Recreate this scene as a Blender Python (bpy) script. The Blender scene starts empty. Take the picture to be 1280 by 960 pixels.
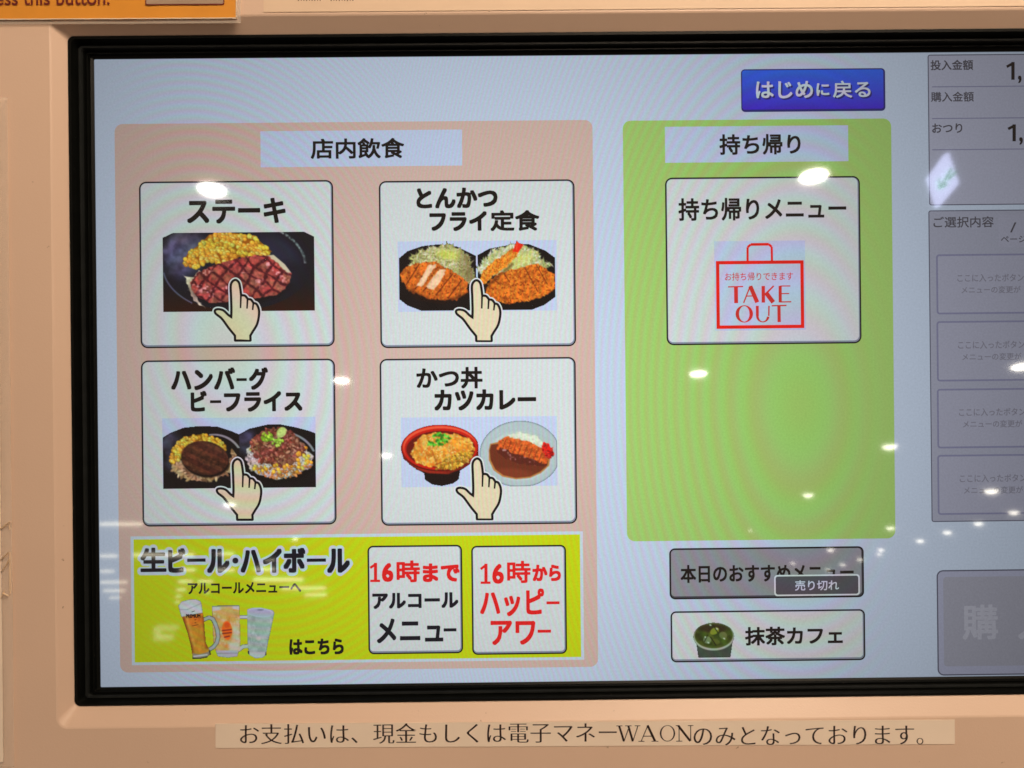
import bpy, math, random
import numpy as np
from mathutils import Matrix, Vector

# ------------------------------------------------------------------ camera, world, light, exposure
scene = bpy.context.scene
S = 0.0003                       # metres per layout unit on the display
FPX = 1005.0
DIST = FPX * S
TILT = math.radians(-16.0)       # the display leans back 16 degrees
M = Matrix.Translation((0, 0, 1.42)) @ Matrix.Rotation(TILT, 4, 'X')
ROLL, YAW, PITCH = math.radians(0.60), math.radians(-0.3), math.radians(0.0)
cam_data = bpy.data.cameras.new("camera")
cam_data.sensor_width = 36.0
cam_data.lens = 36.0 * FPX / 1280.0
cam_data.clip_start = 0.01
cam_data.clip_end = 500.0
cam = bpy.data.objects.new("camera", cam_data)
scene.collection.objects.link(cam)
CAM_LOCAL = (Matrix.Translation((0, -DIST, 0)) @ Matrix.Rotation(YAW, 4, 'Z')
             @ Matrix.Rotation(math.radians(90) + PITCH, 4, 'X') @ Matrix.Rotation(-ROLL, 4, 'Z'))
cam.matrix_world = M @ CAM_LOCAL
scene.camera = cam

world = bpy.data.worlds.new("World")
scene.world = world
world.use_nodes = True
bg = world.node_tree.nodes["Background"]
bg.inputs[0].default_value = (1.0, 0.70, 0.50, 1)
bg.inputs[1].default_value = 0.17

scene.view_settings.view_transform = 'Standard'
scene.view_settings.look = 'None'
scene.view_settings.exposure = 0.0
scene.view_settings.gamma = 1.0
scene.render.engine = 'CYCLES'
scene.cycles.use_denoising = True
scene.cycles.max_bounces = 5
scene.cycles.sample_clamp_indirect = 4.0
scene.cycles.filter_width = 1.6

def area_lamp(name, loc, target, sx, sy, power, color):
    ld = bpy.data.lights.new(name, 'AREA')
    ld.shape = 'RECTANGLE'; ld.size = sx; ld.size_y = sy
    ld.energy = power; ld.color = color
    ob = bpy.data.objects.new(name, ld)
    scene.collection.objects.link(ob)
    ob.location = loc
    ob.rotation_euler = (Vector(target) - Vector(loc)).to_track_quat('-Z', 'Y').to_euler()
    return ob
# added unseen area light, close above and to the right, brightens the casing's top
area_lamp("added_casing_light", (0.30, -0.46, 2.16), (0.0, 0, 1.43), 0.5, 0.12, 7.4, (1.0, 0.78, 0.58))

# ------------------------------------------------------------------ helpers
def P(u, v, y=0.0):
    """photo position -> point of the plane at depth y, in the machine's own frame"""
    d = CAM_LOCAL.to_3x3() @ Vector(((u - 640) / FPX, (480 - v) / FPX, -1.0))
    o = CAM_LOCAL.translation
    return o + d * ((y - o.y) / d.y)

def K(y):
    return (y + DIST) / DIST     # scale of a plane at depth y relative to the display's

def L(n):
    return -0.00005 * n          # n-th layer of the display

def lin(c):
    out = []
    for x in c[:3]:
        x = x / 255.0
        out.append(x / 12.92 if x <= 0.04045 else ((x + 0.055) / 1.055) ** 2.4)
    return out

def link(ob, parent=None):
    scene.collection.objects.link(ob)
    if parent is not None:
        ob.parent = parent
    return ob

def mesh_obj(name, verts, faces, mat, parent=None, mats=None, fmat=None, smooth=False):
    me = bpy.data.meshes.new(name)
    me.from_pydata([tuple(v) for v in verts], [], faces)
    if mats:
        for m in mats: me.materials.append(m)
        if fmat: me.polygons.foreach_set('material_index', fmat)
    else:
        me.materials.append(mat)
    if smooth:
        me.polygons.foreach_set('use_smooth', [True] * len(me.polygons))
    me.update()
    return link(bpy.data.objects.new(name, me), parent)

class Geo:
    def __init__(s): s.v = []; s.f = []; s.m = []
    def add(s, vs, fs, mi=0):
        b = len(s.v); s.v += [tuple(v) for v in vs]
        s.f += [tuple(b + i for i in f) for f in fs]; s.m += [mi] * len(fs)
    def build(s, name, mats, parent=None, smooth=False):
        if not isinstance(mats, (list, tuple)): mats = [mats]
        return mesh_obj(name, s.v, s.f, None, parent, mats, s.m, smooth)

def rrect(x0, x1, z0, z1, r, n=6):
    r = max(r, 1e-5); pts = []
    for cx, cz, a0 in ((x1 - r, z1 - r, 0), (x0 + r, z1 - r, 90), (x0 + r, z0 + r, 180), (x1 - r, z0 + r, 270)):
        for i in range(n + 1):
            a = math.radians(a0 + 90.0 * i / n)
            pts.append((cx + r * math.cos(a), cz + r * math.sin(a)))
    return pts

def box_of(b, y=0.0):
    """box (x0,y0,x1,y1) of the photo -> level rectangle x0,x1,z0,z1 on plane y"""
    c = P((b[0] + b[2]) / 2, (b[1] + b[3]) / 2, y); k = K(y) * S
    w = (b[2] - b[0]) * k / 2; h = (b[3] - b[1]) * k / 2
    return c.x - w, c.x + w, c.z - h, c.z + h

# ------------------------------------------------------------------ materials
MOIRE = bpy.data.node_groups.new("pixel_interference", 'ShaderNodeTree')
def make_moire():
    g = MOIRE
    g.interface.new_socket("Color", in_out='INPUT', socket_type='NodeSocketColor')
    g.interface.new_socket("Color", in_out='OUTPUT', socket_type='NodeSocketColor')
    N = g.nodes; LK = g.links
    gi = N.new('NodeGroupInput'); go = N.new('NodeGroupOutput')
    def val(x):
        if isinstance(x, (int, float)):
            n = N.new('ShaderNodeValue'); n.outputs[0].default_value = x; return n.outputs[0]
        return x
    def m(op, a, b=0.0, c=None, clamp=False):
        n = N.new('ShaderNodeMath'); n.operation = op; n.use_clamp = clamp
        for i, x in enumerate((a, b) if c is None else (a, b, c)):
            if isinstance(x, (int, float)): n.inputs[i].default_value = x
            else: LK.new(x, n.inputs[i])
        return n.outputs[0]
    tc = N.new('ShaderNodeTexCoord'); sp = N.new('ShaderNodeSeparateXYZ')
    LK.new(tc.outputs['Object'], sp.inputs[0])
    nz = N.new('ShaderNodeTexNoise'); nz.inputs['Scale'].default_value = 14; nz.inputs['Detail'].default_value = 1
    LK.new(tc.outputs['Object'], nz.inputs['Vector'])
    x = m('DIVIDE', sp.outputs[0], S); z = m('DIVIDE', sp.outputs[2], S)
    def rings(cx, cz, a, b, sk):
        dx = m('SUBTRACT', x, cx); dz = m('SUBTRACT', z, cz)
        dx = m('ADD', dx, m('MULTIPLY', dz, sk))
        p = m('ADD', m('MULTIPLY', m('MULTIPLY', dx, dx), a), m('MULTIPLY', m('MULTIPLY', dz, dz), b))
        return m('ADD', p, m('MULTIPLY', nz.outputs[0], 3.0))
    pa = rings(365, -25, 0.00150, 0.00042, 0.0)
    pb = rings(-350, 50, 0.0017, 0.00085, 0.15)
    def smooth(v, lo, hi):
        n = N.new('ShaderNodeMapRange'); n.interpolation_type = 'SMOOTHSTEP'
        LK.new(v, n.inputs[0]); n.inputs[1].default_value = lo; n.inputs[2].default_value = hi
        return n.outputs[0]
    wa = m('MULTIPLY', smooth(x, -230, -60), smooth(x, 500, 380))
    wb = m('MULTIPLY', smooth(x, -60, -230), smooth(x, -520, -380))
    # very fine fringes die out before they break up
    outs = []
    for ph in (0.0, 3.1, 1.4):
        ca = m('MULTIPLY', m('COSINE', m('ADD', pa, ph)), wa)
        cb = m('MULTIPLY', m('COSINE', m('ADD', pb, ph)), wb)
        outs.append(m('ADD', m('ADD', m('MULTIPLY', ca, 0.075), m('MULTIPLY', cb, 0.08)), 1.0))
    # slow tint drift of the panel
    n2 = N.new('ShaderNodeTexNoise'); n2.inputs['Scale'].default_value = 6; n2.inputs['Detail'].default_value = 0
    LK.new(tc.outputs['Object'], n2.inputs['Vector'])
    cc = N.new('ShaderNodeCombineColor')
    LK.new(outs[0], cc.inputs[0]); LK.new(outs[1], cc.inputs[1]); LK.new(outs[2], cc.inputs[2])
    mx = N.new('ShaderNodeMix'); mx.data_type = 'RGBA'; mx.blend_type = 'MULTIPLY'; mx.inputs[0].default_value = 1
    mx.clamp_result = False
    LK.new(gi.outputs[0], mx.inputs[6]); LK.new(cc.outputs[0], mx.inputs[7])
    # luminance grain of the panel
    n3 = N.new('ShaderNodeTexNoise'); n3.inputs['Scale'].default_value = 1400; n3.inputs['Detail'].default_value = 1
    LK.new(tc.outputs['Object'], n3.inputs['Vector'])
    gr = m('MULTIPLY_ADD', n3.outputs[0], 0.22, 0.89)
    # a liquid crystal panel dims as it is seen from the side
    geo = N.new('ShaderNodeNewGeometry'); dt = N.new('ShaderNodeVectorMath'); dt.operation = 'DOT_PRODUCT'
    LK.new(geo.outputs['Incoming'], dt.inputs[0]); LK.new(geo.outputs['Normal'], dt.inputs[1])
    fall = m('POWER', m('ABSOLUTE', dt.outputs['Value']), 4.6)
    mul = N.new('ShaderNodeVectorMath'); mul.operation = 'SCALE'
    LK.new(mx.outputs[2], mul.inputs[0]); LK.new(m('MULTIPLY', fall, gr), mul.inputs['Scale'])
    LK.new(mul.outputs[0], go.inputs[0])
make_moire()

def screen_mat(name, color=None, attr=None, ramp=None):
    """a lit picture element behind the panel's smooth glass face"""
    m = bpy.data.materials.new(name); m.use_nodes = True
    nt = m.node_tree; b = nt.nodes['Principled BSDF']
    b.inputs['Base Color'].default_value = (0.012, 0.012, 0.013, 1)
    b.inputs['Roughness'].default_value = 0.035
    b.inputs['IOR'].default_value = 1.5
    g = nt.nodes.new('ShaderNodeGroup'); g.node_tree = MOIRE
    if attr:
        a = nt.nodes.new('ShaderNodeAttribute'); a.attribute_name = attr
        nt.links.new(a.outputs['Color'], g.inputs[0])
    elif ramp:
        z0, z1, c0, c1 = ramp
        tc = nt.nodes.new('ShaderNodeTexCoord'); sp = nt.nodes.new('ShaderNodeSeparateXYZ')
        mr = nt.nodes.new('ShaderNodeMapRange'); cr = nt.nodes.new('ShaderNodeMix'); cr.data_type = 'RGBA'
        nt.links.new(tc.outputs['Object'], sp.inputs[0]); nt.links.new(sp.outputs[2], mr.inputs[0])
        mr.inputs[1].default_value = z0; mr.inputs[2].default_value = z1
        nt.links.new(mr.outputs[0], cr.inputs[0])
        cr.inputs[6].default_value = (*lin(c0), 1); cr.inputs[7].default_value = (*lin(c1), 1)
        nt.links.new(cr.outputs[2], g.inputs[0])
    else:
        g.inputs[0].default_value = (*lin(color), 1)
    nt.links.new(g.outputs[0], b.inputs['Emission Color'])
    b.inputs['Emission Strength'].default_value = 1.0
    return m

def plastic(name, color, rough, noise_amt=0.06, scale=60, bump=0.0, bscale=900, specks=None, spec=0.5):
    m = bpy.data.materials.new(name); m.use_nodes = True
    nt = m.node_tree; b = nt.nodes['Principled BSDF']
    b.inputs['Roughness'].default_value = rough
    b.inputs['Specular IOR Level'].default_value = spec
    tc = nt.nodes.new('ShaderNodeTexCoord')
    nz = nt.nodes.new('ShaderNodeTexNoise'); nz.inputs['Scale'].default_value = scale; nz.inputs['Detail'].default_value = 5
    nt.links.new(tc.outputs['Object'], nz.inputs['Vector'])
    mr = nt.nodes.new('ShaderNodeMapRange'); nt.links.new(nz.outputs[0], mr.inputs[0])
    mr.inputs[1].default_value = 0.3; mr.inputs[2].default_value = 0.7
    mix = nt.nodes.new('ShaderNodeMix'); mix.data_type = 'RGBA'
    nt.links.new(mr.outputs[0], mix.inputs[0])
    mix.inputs[6].default_value = (*[c * (1 - noise_amt) for c in color], 1)
    mix.inputs[7].default_value = (*[min(1, c * (1 + noise_amt)) for c in color], 1)
    out = mix.outputs[2]
    if specks:
        v = nt.nodes.new('ShaderNodeTexNoise'); v.inputs['Scale'].default_value = specks[0]; v.inputs['Detail'].default_value = 3
        nt.links.new(tc.outputs['Object'], v.inputs['Vector'])
        r = nt.nodes.new('ShaderNodeMapRange'); nt.links.new(v.outputs[0], r.inputs[0])
        r.inputs[1].default_value = specks[1]; r.inputs[2].default_value = specks[1] + 0.05
        mx = nt.nodes.new('ShaderNodeMix'); mx.data_type = 'RGBA'
        nt.links.new(r.outputs[0], mx.inputs[0]); nt.links.new(out, mx.inputs[6])
        mx.inputs[7].default_value = (*specks[2], 1); out = mx.outputs[2]
    nt.links.new(out, b.inputs['Base Color'])
    if bump:
        n2 = nt.nodes.new('ShaderNodeTexNoise'); n2.inputs['Scale'].default_value = bscale; n2.inputs['Detail'].default_value = 2
        nt.links.new(tc.outputs['Object'], n2.inputs['Vector'])
        bp = nt.nodes.new('ShaderNodeBump'); bp.inputs['Strength'].default_value = bump; bp.inputs['Distance'].default_value = 0.0004
        nt.links.new(n2.outputs[0], bp.inputs['Height']); nt.links.new(bp.outputs[0], b.inputs['Normal'])
    return m

def glow(name, color, strength):
    m = bpy.data.materials.new(name); m.use_nodes = True
    b = m.node_tree.nodes['Principled BSDF']
    b.inputs['Base Color'].default_value = (0.8, 0.8, 0.8, 1)
    b.inputs['Emission Color'].default_value = (*color, 1)
    b.inputs['Emission Strength'].default_value = strength
    return m

def film(name):
    """clear laminate: mostly see-through with a real glossy face"""
    m = bpy.data.materials.new(name); m.use_nodes = True
    nt = m.node_tree; b = nt.nodes['Principled BSDF']
    b.inputs['Base Color'].default_value = (0.95, 0.86, 0.74, 1)
    b.inputs['Roughness'].default_value = 0.12
    b.inputs['Alpha'].default_value = 0.22
    return m

CASE = plastic("case_paint", (0.76, 0.56, 0.43), 0.42, 0.035, 9, 0.10, 1500, (300, 0.74, (0.35, 0.22, 0.13)))
BLACK = plastic("black_plastic", (0.003, 0.0035, 0.003), 0.40, 0.2, 200, 0.0, 1800, (900, 0.72, (0.04, 0.04, 0.03)), 0.12)
RUBBER = plastic("grey_rubber", (0.011, 0.013, 0.013), 0.5, 0.2, 200, 0.0, 1800, None, 0.2)
PAPER = plastic("sticker_paper", (0.92, 0.79, 0.65), 0.55, 0.03, 40)
PAPER2 = plastic("notice_paper", (0.82, 0.63, 0.46), 0.6, 0.03, 40)
INK = plastic("print_ink", (0.022, 0.007, 0.006), 0.6, 0.1, 200)
DARKRED = plastic("dark_red_ink", (0.16, 0.012, 0.010), 0.5, 0.1, 200)
ORANGE = plastic("orange_print", (0.80, 0.33, 0.035), 0.45, 0.05, 60)
TAUPE = plastic("taupe_print", (0.42, 0.31, 0.22), 0.5, 0.05, 80)
FILM = film("clear_laminate")

BG = screen_mat("screen_backdrop", (198, 213, 234))
PINK = screen_mat("pink_panel", (212, 184, 172))
GREEN = screen_mat("green_panel", (168, 208, 112))
STRIP = screen_mat("heading_strip", (194, 209, 236))
FACE = screen_mat("button_face", (214, 222, 222))
FACE2 = screen_mat("button_face_cool", (200, 210, 214))
EDGE = screen_mat("button_edge_shade", (138, 146, 162))
LITE = screen_mat("button_edge_light", (214, 222, 228))
LINE = screen_mat("button_outline", (10, 8, 14))
TEXT = screen_mat("screen_text", (16, 13, 13))
NAVY = screen_mat("screen_text_navy", (10, 14, 30))
RED = screen_mat("screen_text_red", (228, 28, 30))
BAGRED = screen_mat("bag_red", (238, 28, 14))
SOFTRED = screen_mat("bag_text_red", (214, 48, 44))
LIME = screen_mat("lime_banner", (202, 218, 12))
WHITEBLUE = screen_mat("white_keyline", (200, 218, 230))
PHOTOBG = screen_mat("photo_ground", (196, 210, 238))
GREYBTN = screen_mat("sold_out_button", (146, 148, 156))
TAGFILL = screen_mat("sold_out_tag", (84, 84, 92))
TAGLINE = screen_mat("sold_out_tag_line", (225, 230, 238))
WHITE = screen_mat("screen_white", (215, 222, 238))
SKIN = screen_mat("hand_skin", (228, 215, 180))
HALO = screen_mat("hand_halo", (224, 229, 230))
SIDE = screen_mat("side_panel", (178, 182, 203))
SIDE2 = screen_mat("side_panel_low", (163, 167, 186))
SIDELINE = screen_mat("side_panel_line", (84, 86, 106))
SIDEFAINT = screen_mat("side_panel_faint_line", (132, 134, 166))
SIDETEXT = screen_mat("side_text", (74, 74, 84))
GHOST = screen_mat("ghost_text", (128, 128, 144))
SLOT = screen_mat("slot_face", (166, 169, 189))
BUYFACE = screen_mat("buy_face", (160, 162, 177))
BUYTEXT = screen_mat("buy_text", (180, 182, 196))
BUYRIM = screen_mat("buy_rim", (168, 172, 196))
BLUESHADE = screen_mat("blue_button_shade", (40, 40, 120))
PIC = screen_mat("menu_photo", attr="Col")

# ------------------------------------------------------------------ flat builders on the display
def flat_rrect(g, b, r, y, mi=0, n=6, inset=0.0):
    x0, x1, z0, z1 = box_of(b, y)
    i = inset * S
    pts = rrect(x0 + i, x1 - i, z0 + i, z1 - i, max((r - inset) * S, 0.0001), n)
    g.add([(x, y, z) for x, z in pts], [tuple(range(len(pts) - 1, -1, -1))[::-1]], mi)

def panel(name, b, r, layer, mat, parent):
    g = Geo(); flat_rrect(g, b, r, L(layer)); return g.build(name, mat, parent)

def outline(name, b, r, layer, w, mat, parent):
    g = Geo(); y = L(layer); x0, x1, z0, z1 = box_of(b, y)
    o = rrect(x0, x1, z0, z1, r * S); i = rrect(x0 + w * S, x1 - w * S, z0 + w * S, z1 - w * S, max(r - w, .4) * S)
    n = len(o)
    g.add([(x, y, z) for x, z in o] + [(x, y, z) for x, z in i],
          [(k, (k + 1) % n, n + (k + 1) % n, n + k) for k in range(n)])
    return g.build(name, mat, parent)

def button(name, b, layer, parent, r=9, face=None, edge=None, line=None, ring=1.8, label=None):
    """outlined key with shaded lower and right edges"""
    g = Geo(); face = face or FACE
    flat_rrect(g, b, r, L(layer), 0)
    bb = (b[0] + ring, b[1] + ring, b[2] - ring, b[3] - ring)
    flat_rrect(g, bb, r - ring, L(layer + .3), 1)
    b2 = (bb[0] + .5, bb[1] + .5, bb[2] - 1.3, bb[3] - 2.0)
    flat_rrect(g, b2, r - ring - 1, L(layer + .6), 2)
    b3 = (b2[0] + .3, b2[1] + .3, b2[2] - 1.5, b2[3] - 1.5)
    flat_rrect(g, b3, r - ring - 1.5, L(layer + .9), 3)
    ob = g.build(name, [line or LINE, edge or EDGE, LITE if face in (FACE, FACE2) else face, face], parent)
    if label: ob['label'] = label
    return ob

_font_cache = {}
def glyphs(s, bold, res=4):
    key = (s, bold, res)
    if key not in _font_cache:
        cu = bpy.data.curves.new("text_outline", 'FONT')
        cu.body = s; cu.size = 1.0; cu.offset = bold; cu.resolution_u = res; cu.fill_mode = 'FRONT'
        ob = bpy.data.objects.new("text_outline", cu); scene.collection.objects.link(ob)
        dg = bpy.context.evaluated_depsgraph_get()
        me = bpy.data.meshes.new_from_object(ob.evaluated_get(dg))
        v = np.zeros(len(me.vertices) * 3, dtype=np.float64); me.vertices.foreach_get('co', v); v = v.reshape(-1, 3)
        f = [tuple(p.vertices) for p in me.polygons]
        bpy.data.objects.remove(ob); bpy.data.curves.remove(cu); bpy.data.meshes.remove(me)
        _font_cache[key] = (v[:, 0].copy(), v[:, 1].copy(), f)
    return _font_cache[key]

def dil(r, n=8):
    return [(0, 0)] + [(r * math.cos(i * math.tau / n), r * math.sin(i * math.tau / n)) for i in range(n)]

def text_into(g, s, b, y, bold=0.0, mi=0, shifts=((0, 0),), shear=0.0, to=None):
    """fit the inked glyphs exactly into box b; shifts thicken strokes (in layout units)"""
    gx, gy, f = glyphs(s, bold)
    x0, x1, z0, z1 = to if to else box_of(b, y)
    mx, my = max(abs(a) for a, _ in shifts) * S, max(abs(c) for _, c in shifts) * S
    nx = (gx - gx.min()) / (gx.max() - gx.min()); ny = (gy - gy.min()) / max(gy.max() - gy.min(), 1e-6)
    X = x0 + mx + nx * (x1 - x0 - 2 * mx) + shear * (ny - .5) * (z1 - z0); Z = z0 + my + ny * (z1 - z0 - 2 * my)
    for k, (a, c) in enumerate(shifts):
        yy = y - k * 1.5e-6
        g.add(list(zip((X + a * S).tolist(), [yy] * len(X), (Z + c * S).tolist())), [t[::-1] for t in f], mi)

def text(name, segs, layer, mat, parent, bold=0.02):
    g = Geo()
    for s, b in segs:
        h = (b[3] - b[1]) if s != "ー" else (b[2] - b[0])
        r = min(max(bold * 44, .1), h * .054 if s != "ー" else .9)
        if any(c in "定食飲丼抹茶時本帰持購戻店生" for c in s): r *= .72      # dense characters keep their counters open
        text_into(g, s, b, L(layer), 0.0, 0, [(0, 0), (r, 0), (-r, 0), (0, r), (0, -r)] + [(i * .88 * r, j * .88 * r) for i in (-1, 1) for j in (-1, 1)])
    return g.build(name, mat, parent)

def one(g, b, y, w, foot=False, mi=0):
    """numeral one with a flag, optionally a foot bar"""
    cx = b[0] + (b[2] - b[0]) * (.55 if foot else .72)
    for k, (p, q, ww) in enumerate((((cx, b[1]), (cx, b[3]), w), ((cx + w * .2, b[1] + w * .3), (b[0] + .4, b[1] + (b[3] - b[1]) * .27), w * .8))
                                   + ((((b[0] + .4, b[3] - w * .35), (b[2], b[3] - w * .35), w * .75),) if foot else ())):
        bar(g, p, q, ww, y - k * 4e-6, mi)

def disc_shifts(r, n=10):
    return [(r * math.cos(i * math.tau / n), r * math.sin(i * math.tau / n)) for i in range(n)] + [(0, 0)]

def bar(g, p, q, w, y, mi=0, w2=None, mapf=None):
    """flat straight stroke from p to q (photo coordinates)"""
    w2 = w if w2 is None else w2
    a = P(p[0], p[1], y); b = P(q[0], q[1], y)
    d = Vector((b.x - a.x, 0, b.z - a.z)); d.normalize(); n = Vector((-d.z, 0, d.x)); k = S * K(y) / 2
    g.add([a + n * w * k, a - n * w * k, b - n * w2 * k, b + n * w2 * k], [(0, 1, 2, 3)], mi)

def poly(g, pts, y, mi=0):
    vs = [P(u, v, y) for u, v in pts]
    g.add(vs, [tuple(range(len(vs)))], mi)

def closed_smooth(pts, n=6, sharp=()):
    """Catmull-Rom through pts, closed"""
    out = []; N = len(pts)
    for i in range(N):
        p0, p1, p2, p3 = pts[i - 1], pts[i], pts[(i + 1) % N], pts[(i + 2) % N]
        if i in sharp: p0 = p1
        if (i + 1) % N in sharp: p3 = p2
        for k in range(n):
            t = k / n
            out.append(tuple(0.5 * (2 * p1[j] + (p2[j] - p0[j]) * t + (2 * p0[j] - 5 * p1[j] + 4 * p2[j] - p3[j]) * t * t
                                    + (3 * p1[j] - p0[j] - 3 * p2[j] + p3[j]) * t ** 3) for j in (0, 1)))
    return out

def grow(pts, d):
    out = []; N = len(pts)
    area = sum(pts[i][0] * pts[(i + 1) % N][1] - pts[(i + 1) % N][0] * pts[i][1] for i in range(N))
    sg = 1 if area > 0 else -1
    for i in range(N):
        a, b, c = pts[i - 1], pts[i], pts[(i + 1) % N]
        t1 = np.array([b[0] - a[0], b[1] - a[1]]); t2 = np.array([c[0] - b[0], c[1] - b[1]])
        t1 = t1 / (np.hypot(*t1) + 1e-9); t2 = t2 / (np.hypot(*t2) + 1e-9)
        n1 = np.array([t1[1], -t1[0]]) * sg; n2 = np.array([t2[1], -t2[0]]) * sg
        n = n1 + n2; n = n / (np.hypot(*n) + 1e-9); c_ = max(0.55, float(n @ n1))
        out.append((b[0] + n[0] * d / c_, b[1] + n[1] * d / c_))
    return out

HAND = [(610, 594), (632, 606), (641, 640), (646, 682), (668, 684), (684, 703), (703, 707), (717, 726), (735, 733), (748, 765),
        (747, 805), (736, 850), (712, 890), (699, 912), (700, 940), (612, 940), (611, 912), (575, 868), (536, 815),
        (502, 787), (497, 768), (515, 761), (545, 768), (572, 793), (590, 806), (591, 760), (589, 690), (588, 620)]
def hand(parent, dx, dy, layer):
    base = [(160 + x / 4.571 + dx, 220 + y / 4.571 + dy) for x, y in HAND]
    sm = closed_smooth(base, 5, sharp=(3, 5, 7, 13, 14, 15, 16, 24))
    g = Geo()
    for lay, r, mi in ((0, 3.1, 0), (.5, 1.6, 1)):
        for k, (a, c) in enumerate(dil(r, 20)):
            poly(g, [(u + a, v + c) for u, v in sm], L(layer + lay + k * .02), mi)
    poly(g, grow(sm, -1.5), L(layer + 1), 2)
    for a, b in (((645, 684), (643, 755)), ((683, 705), (680, 758)), ((716, 728), (712, 766))):
        p = (160 + a[0] / 4.571 + dx, 220 + a[1] / 4.571 + dy); q = (160 + b[0] / 4.571 + dx, 220 + b[1] / 4.571 + dy)
        bar(g, p, q, 2.5, L(layer + 1.2), 1, 2.0)
    ob = g.build("pointing_hand", [HALO, LINE, SKIN], parent)
    return ob

# ------------------------------------------------------------------ painter for the printed / displayed pictures
class Canvas:
    def __init__(s, b, res=0.7, base=None, seed=1):
        s.b = b; s.res = res
        nx = int((b[2] - b[0]) / res) + 1; ny = int((b[3] - b[1]) / res) + 1
        s.x = np.linspace(b[0], b[2], nx); s.y = np.linspace(b[1], b[3], ny)
        s.X, s.Y = np.meshgrid(s.x, s.y)
        s.c = np.zeros((ny, nx, 3)); s.a = np.zeros((ny, nx))
        s.rng = np.random.default_rng(seed)
        if base is not None: s.c[:] = base; s.a[:] = 1
    def noise(s, sx, sy=None, octaves=1):
        sy = sy or sx; out = np.zeros_like(s.X); amp = 1; tot = 0
        for o in range(octaves):
            gx = max(2, int((s.b[2] - s.b[0]) / sx) + 2); gy = max(2, int((s.b[3] - s.b[1]) / sy) + 2)
            G = s.rng.random((gy + 1, gx + 1))
            fx = (s.X - s.b[0]) / sx; fy = (s.Y - s.b[1]) / sy
            ix = np.clip(fx.astype(int), 0, gx - 1); iy = np.clip(fy.astype(int), 0, gy - 1)
            tx = np.clip(fx - ix, 0, 1); ty = np.clip(fy - iy, 0, 1); tx = tx * tx * (3 - 2 * tx); ty = ty * ty * (3 - 2 * ty)
            out += amp * ((G[iy, ix] * (1 - tx) + G[iy, ix + 1] * tx) * (1 - ty) + (G[iy + 1, ix] * (1 - tx) + G[iy + 1, ix + 1] * tx) * ty)
            tot += amp; amp *= .5; sx /= 2; sy /= 2
        return out / tot
    def blend(s, m, col, cover=True):
        m = np.clip(m, 0, 1)[..., None]; s.c = s.c * (1 - m) + np.asarray(col, dtype=float) * m
        if cover: s.a = np.maximum(s.a, m[..., 0])
    def ell(s, cx, cy, rx, ry, ang=0, soft=0.8):
        a = math.radians(ang); dx = s.X - cx; dy = s.Y - cy
        u = dx * math.cos(a) + dy * math.sin(a); v = -dx * math.sin(a) + dy * math.cos(a)
        q = np.sqrt((u / rx) ** 2 + (v / ry) ** 2)
        return np.clip((1 - q) * min(rx, ry) / soft + .5, 0, 1)
    def poly(s, pts, soft=0.8, jitter=0.0):
        X = s.X; Y = s.Y
        if jitter:
            X = X + (s.noise(3.0) - .5) * jitter; Y = Y + (s.noise(3.0) - .5) * jitter
        inside = np.zeros(X.shape, bool); dist = np.full(X.shape, 1e9); N = len(pts)
        for i in range(N):
            x1, y1 = pts[i]; x2, y2 = pts[(i + 1) % N]
            cond = (y1 > Y) != (y2 > Y)
            with np.errstate(divide='ignore', invalid='ignore'):
                xi = (x2 - x1) * (Y - y1) / ((y2 - y1) if y2 != y1 else 1e-9) + x1
            inside ^= cond & (X < xi)
            dx, dy = x2 - x1, y2 - y1; t = np.clip(((X - x1) * dx + (Y - y1) * dy) / (dx * dx + dy * dy + 1e-9), 0, 1)
            dist = np.minimum(dist, np.hypot(X - x1 - t * dx, Y - y1 - t * dy))
        sd = np.where(inside, dist, -dist)
        return np.clip(sd / soft + .5, 0, 1)
    def seg(s, x1, y1, x2, y2, w, soft=0.8):
        dx, dy = x2 - x1, y2 - y1; t = np.clip(((s.X - x1) * dx + (s.Y - y1) * dy) / (dx * dx + dy * dy + 1e-9), 0, 1)
        return np.clip((w / 2 - np.hypot(s.X - x1 - t * dx, s.Y - y1 - t * dy)) / soft + .5, 0, 1)
    def scatter(s, mask, n, fn):
        idx = np.argwhere(mask > .5)
        if len(idx) == 0: return
        pick = idx[s.rng.integers(0, len(idx), n)]
        pick = pick[np.argsort(pick[:, 0])]
        for iy, ix in pick: fn(s.x[ix], s.y[iy])
    def local(s, cx, cy, r):
        i0 = max(0, int((cy - r - s.b[1]) / s.res)); i1 = int((cy + r - s.b[1]) / s.res) + 2
        j0 = max(0, int((cx - r - s.b[0]) / s.res)); j1 = int((cx + r - s.b[0]) / s.res) + 2
        return slice(i0, i1), slice(j0, j1)
    def blob(s, cx, cy, rx, ry, ang, col, soft=.7):
        sl = s.local(cx, cy, max(rx, ry) + 1.5); X = s.X[sl]; Y = s.Y[sl]
        if X.size == 0: return
        a = math.radians(ang); dx = X - cx; dy = Y - cy
        u = dx * math.cos(a) + dy * math.sin(a); v = -dx * math.sin(a) + dy * math.cos(a)
        q = np.sqrt((u / rx) ** 2 + (v / ry) ** 2)
        m = np.clip((1 - q) * min(rx, ry) / soft + .5, 0, 1)[..., None]
        shade = (1.0 - .12 * np.clip(q, 0, 1.2))[..., None]
        s.c[sl] = s.c[sl] * (1 - m) + np.asarray(col) * shade * m
        s.a[sl] = np.maximum(s.a[sl], m[..., 0])
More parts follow.
